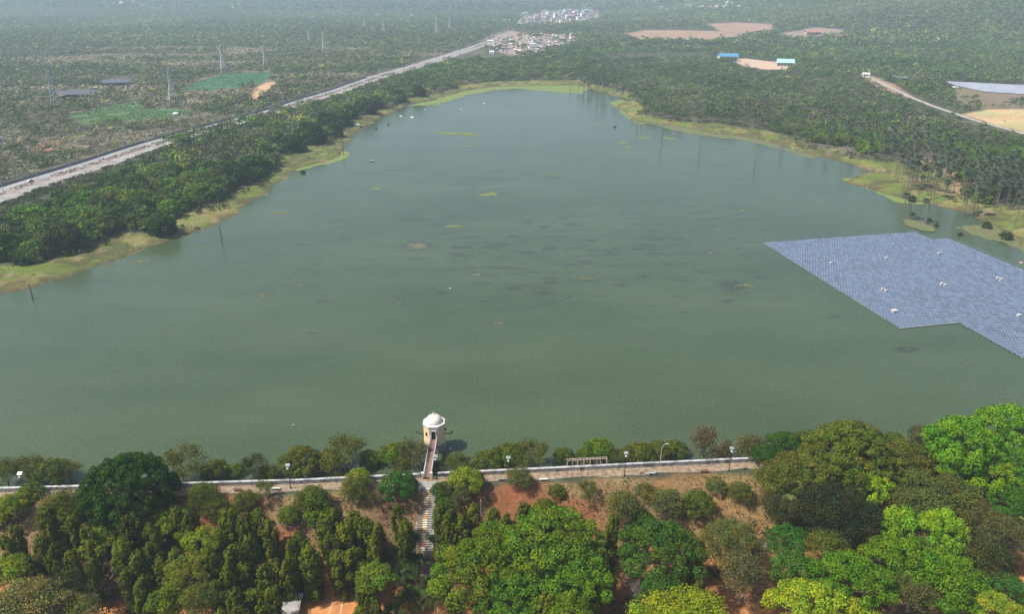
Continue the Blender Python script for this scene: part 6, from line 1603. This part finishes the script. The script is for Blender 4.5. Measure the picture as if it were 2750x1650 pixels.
# houses
HM = [noise_mat('house_white', (.66, .66, .64), (.80, .80, .78), .2, .8), noise_mat('house_cream', (.60, .54, .40), (.70, .64, .50), .2, .8), noise_mat('house_pink', (.55, .38, .32), (.62, .46, .40), .2, .8), noise_mat('house_grey', (.38, .40, .42), (.50, .52, .54), .2, .8), noise_mat('house_blue', (.30, .46, .56), (.40, .55, .64), .2, .8)]
RM = [noise_mat('flat_roof', (.52, .51, .49), (.68, .67, .65), .2, .85), REDR, noise_mat('tin_roof', (.50, .55, .58), (.62, .66, .68), .2, .5), noise_mat('brown_tile', (.28, .17, .13), (.36, .24, .19), .2, .85)]
HP_ = []
for k in range(6):
    st = [1, 1, 2, 1, 3, 2][k]; Lx = [8, 11, 9, 6, 12, 7][k]; Ly = [7, 8, 9, 6, 10, 8][k]; H = 3.3 * st
    mb = MB(); mb.box((0, 0, H / 2), (Lx, Ly, H)); body = mb
    wm = MB()
    for f in range(st):
        wm.box((0, -Ly / 2 - .03, 1.8 + 3.3 * f), (Lx * .7, .1, 1.2)); wm.box((Lx / 2 + .03, 0, 1.8 + 3.3 * f), (.1, Ly * .4, 1.2))
    rf = MB()
    if k in (0, 3): 
        r = H + 1.6; a, b = Lx / 2 + .4, Ly / 2 + .4
        rf.add([(-a, -b, H), (a, -b, H), (a, 0, r), (-a, 0, r), (-a, b, H), (a, b, H)], [(0, 1, 2, 3), (3, 2, 5, 4), (0, 3, 4), (1, 5, 2), (0, 4, 5, 1)])
    else:
        rf.box((0, 0, H + .1), (Lx + .5, Ly + .5, .2)); 
        for sx, sy, dx, dy in ((0, -1, Lx, .2), (0, 1, Lx, .2), (-1, 0, .2, Ly - .5), (1, 0, .2, Ly - .5)): rf.box((sx * Lx / 2, sy * Ly / 2, H + .55), (dx, dy, .7))
        if k > 1: rf.box((Lx * .2, Ly * .15, H + 1.3), (2.4, 2.4, 2.2))
    HP_.append((body, wm, rf))
hcache = {}
rh = random.Random(9)
def house(px, py, label, grp, k=None, small=False, s=1.0):
    X, Y, Z = G(px, py, False); k = rh.randint(0, 5) if k is None else k; hm = rh.choice([0, 0, 0, 1, 3, 4, 2, 0]); rm = rh.choice([0, 0, 2, 1, 0, 3, 2])
    key = (k, hm, rm)
    if key not in hcache: hcache[key] = (HP_[k][0].mesh('wall', HM[hm]), HP_[k][1].mesh('window', DARK), HP_[k][2].mesh('roof', RM[rm]))
    t = empty('house', (X, Y, Z - .2), rh.uniform(-.5, .5), s); tag(t, label, 'house', grp)
    a, b, c = hcache[key]; link('wall', a, t); link('window', b, t); link('roof', c, t)
for i in range(105):                                              # nearer village
    u_ = rh.random(); x = rh.uniform(1310, 1540); 
    yc = 118 + (x - 1325) * -.03; y = rh.gauss(121, 14) if x < 1480 else rh.gauss(108, 8)
    y = min(max(y, 92), 148)
    house(x, y, 'low pale house packed in the village just behind the lake head', 'houses in the village behind the lake head', k=rh.choice([0, 1, 3, 3, 1, 2, 5]), s=rh.uniform(.7, 1.0))
for i in range(95):                                               # upper village
    x = rh.uniform(1400, 1600); y = 56 - (x - 1400) * .10 + rh.gauss(0, 7.5); y = max(26, min(y, 70))
    house(x, y, 'pale multi storey house in the bright village on the far rise', 'houses in the bright far village', k=rh.choice([1, 2, 4, 5, 2]), s=rh.uniform(1.0, 1.5))
for i in range(42):
    x = rh.choice([rh.gauss(1790, 12), rh.gauss(1840, 18), rh.gauss(1900, 30), rh.gauss(1950, 30), rh.gauss(1960, 40)]); y = rh.gauss(24, 3) if rh.random() < .6 else rh.gauss(10, 2.5)
    house(x, max(y, 3), 'small white house in the scattered row on the hazy plain', 'houses scattered on the hazy plain', k=rh.choice([1, 2, 0, 5]), s=rh.uniform(1.0, 1.6))
for i in range(52):
    x = rh.choice([rh.uniform(800, 870), rh.uniform(900, 960), rh.uniform(1000, 1110), rh.uniform(790, 880), rh.uniform(1320, 1400), rh.uniform(690, 760), rh.uniform(970, 1130)])
    y = rh.gauss(14, 4) if x < 900 and rh.random() < .5 else rh.gauss(52, 6) if x < 1140 else rh.gauss(58, 3)
    house(x, max(y, 4), 'white house among trees on the plain beyond the pylons', 'houses among trees beyond the pylons', k=rh.choice([1, 2, 0, 3, 5]), s=rh.uniform(.9, 1.4))
for x, y, lab in [(1530, 108, 'white flat building at the edge of the village trees'), (1578, 110, 'long white building beyond the village'), (1640, 110, 'white building before the tan clearing'), (1440, 182, 'low white house in the trees behind the lake head'), (475, 312, 'small roofless grey hut in scrub beside the highway'), (830, 198, 'small grey shed beside the orange track'), (882, 186, 'tiny white roof in the scrub by the highway'), (2563, 240, 'white hut near the tarpaulins'), (2735, 214, 'white roofed hut at the corner of the tarpaulins'), (2325, 205, 'pale low house at the end of the concrete lane'), (628, 186, 'small bright roof beside the crop field'), (258, 240, 'pale ragged hut beside the dark shade net'), (1415, 55, 'tall cream building standing alone between the villages'), (1555, 58, 'yellowish tower house at the front of the bright village')]:
    house(x, y, lab, None, k=2 if 'tall' in lab or 'tower' in lab else 3 if ('hut' in lab or 'small' in lab or 'tiny' in lab) else 0, s=.75 if ('hut' in lab or 'small' in lab or 'tiny' in lab) else 1.0)
X, Y, Z = G(330, 26, False); t = empty('water_tower', (X, Y, Z)); tag(t, 'white mushroom shaped water tower on the far plain', 'water tower')
mb = MB(); mb.lathe([(4, 0), (3, 6), (3, 17)], 12); mb.build('shaft', HM[0], t); mb = MB(); mb.lathe([(3, 17), (8, 21), (8, 25), (5, 28), (.5, 29)], 16); mb.build('tank', HM[3], t)
X, Y, Z = G(297, 6, False); t = empty('house', (X, Y, Z), 0, 1.6); tag(t, 'white block building beside the mushroom water tower', 'house')
a, b, c = (HP_[4][0].mesh('wall', HM[0]), HP_[4][1].mesh('window', DARK), HP_[4][2].mesh('roof', RM[0])); link('wall', a, t); link('window', b, t); link('roof', c, t)

# ------------------------------------------------------------------ haze
mb = MB(); zb, ztop = -12.0, 420.0
ymax = 8600.0; mb.box((0, (ymax - 300) / 2, (zb + ztop) / 2), (13000, ymax + 300, ztop - zb))
hz = bpy.data.materials.new('haze'); hz.use_nodes = True; nt = hz.node_tree; nt.nodes.clear()
pv = nt.nodes.new('ShaderNodeVolumePrincipled'); pv.inputs['Color'].default_value = (.64, .82, 1.0, 1); pv.inputs['Density'].default_value = HAZE; pv.inputs['Anisotropy'].default_value = .1
ou = nt.nodes.new('ShaderNodeOutputMaterial'); nt.links.new(pv.outputs[0], ou.inputs['Volume'])
h = mb.build('haze', hz); h['kind'] = 'stuff'; h['label'] = 'pale blue haze in the valley air'
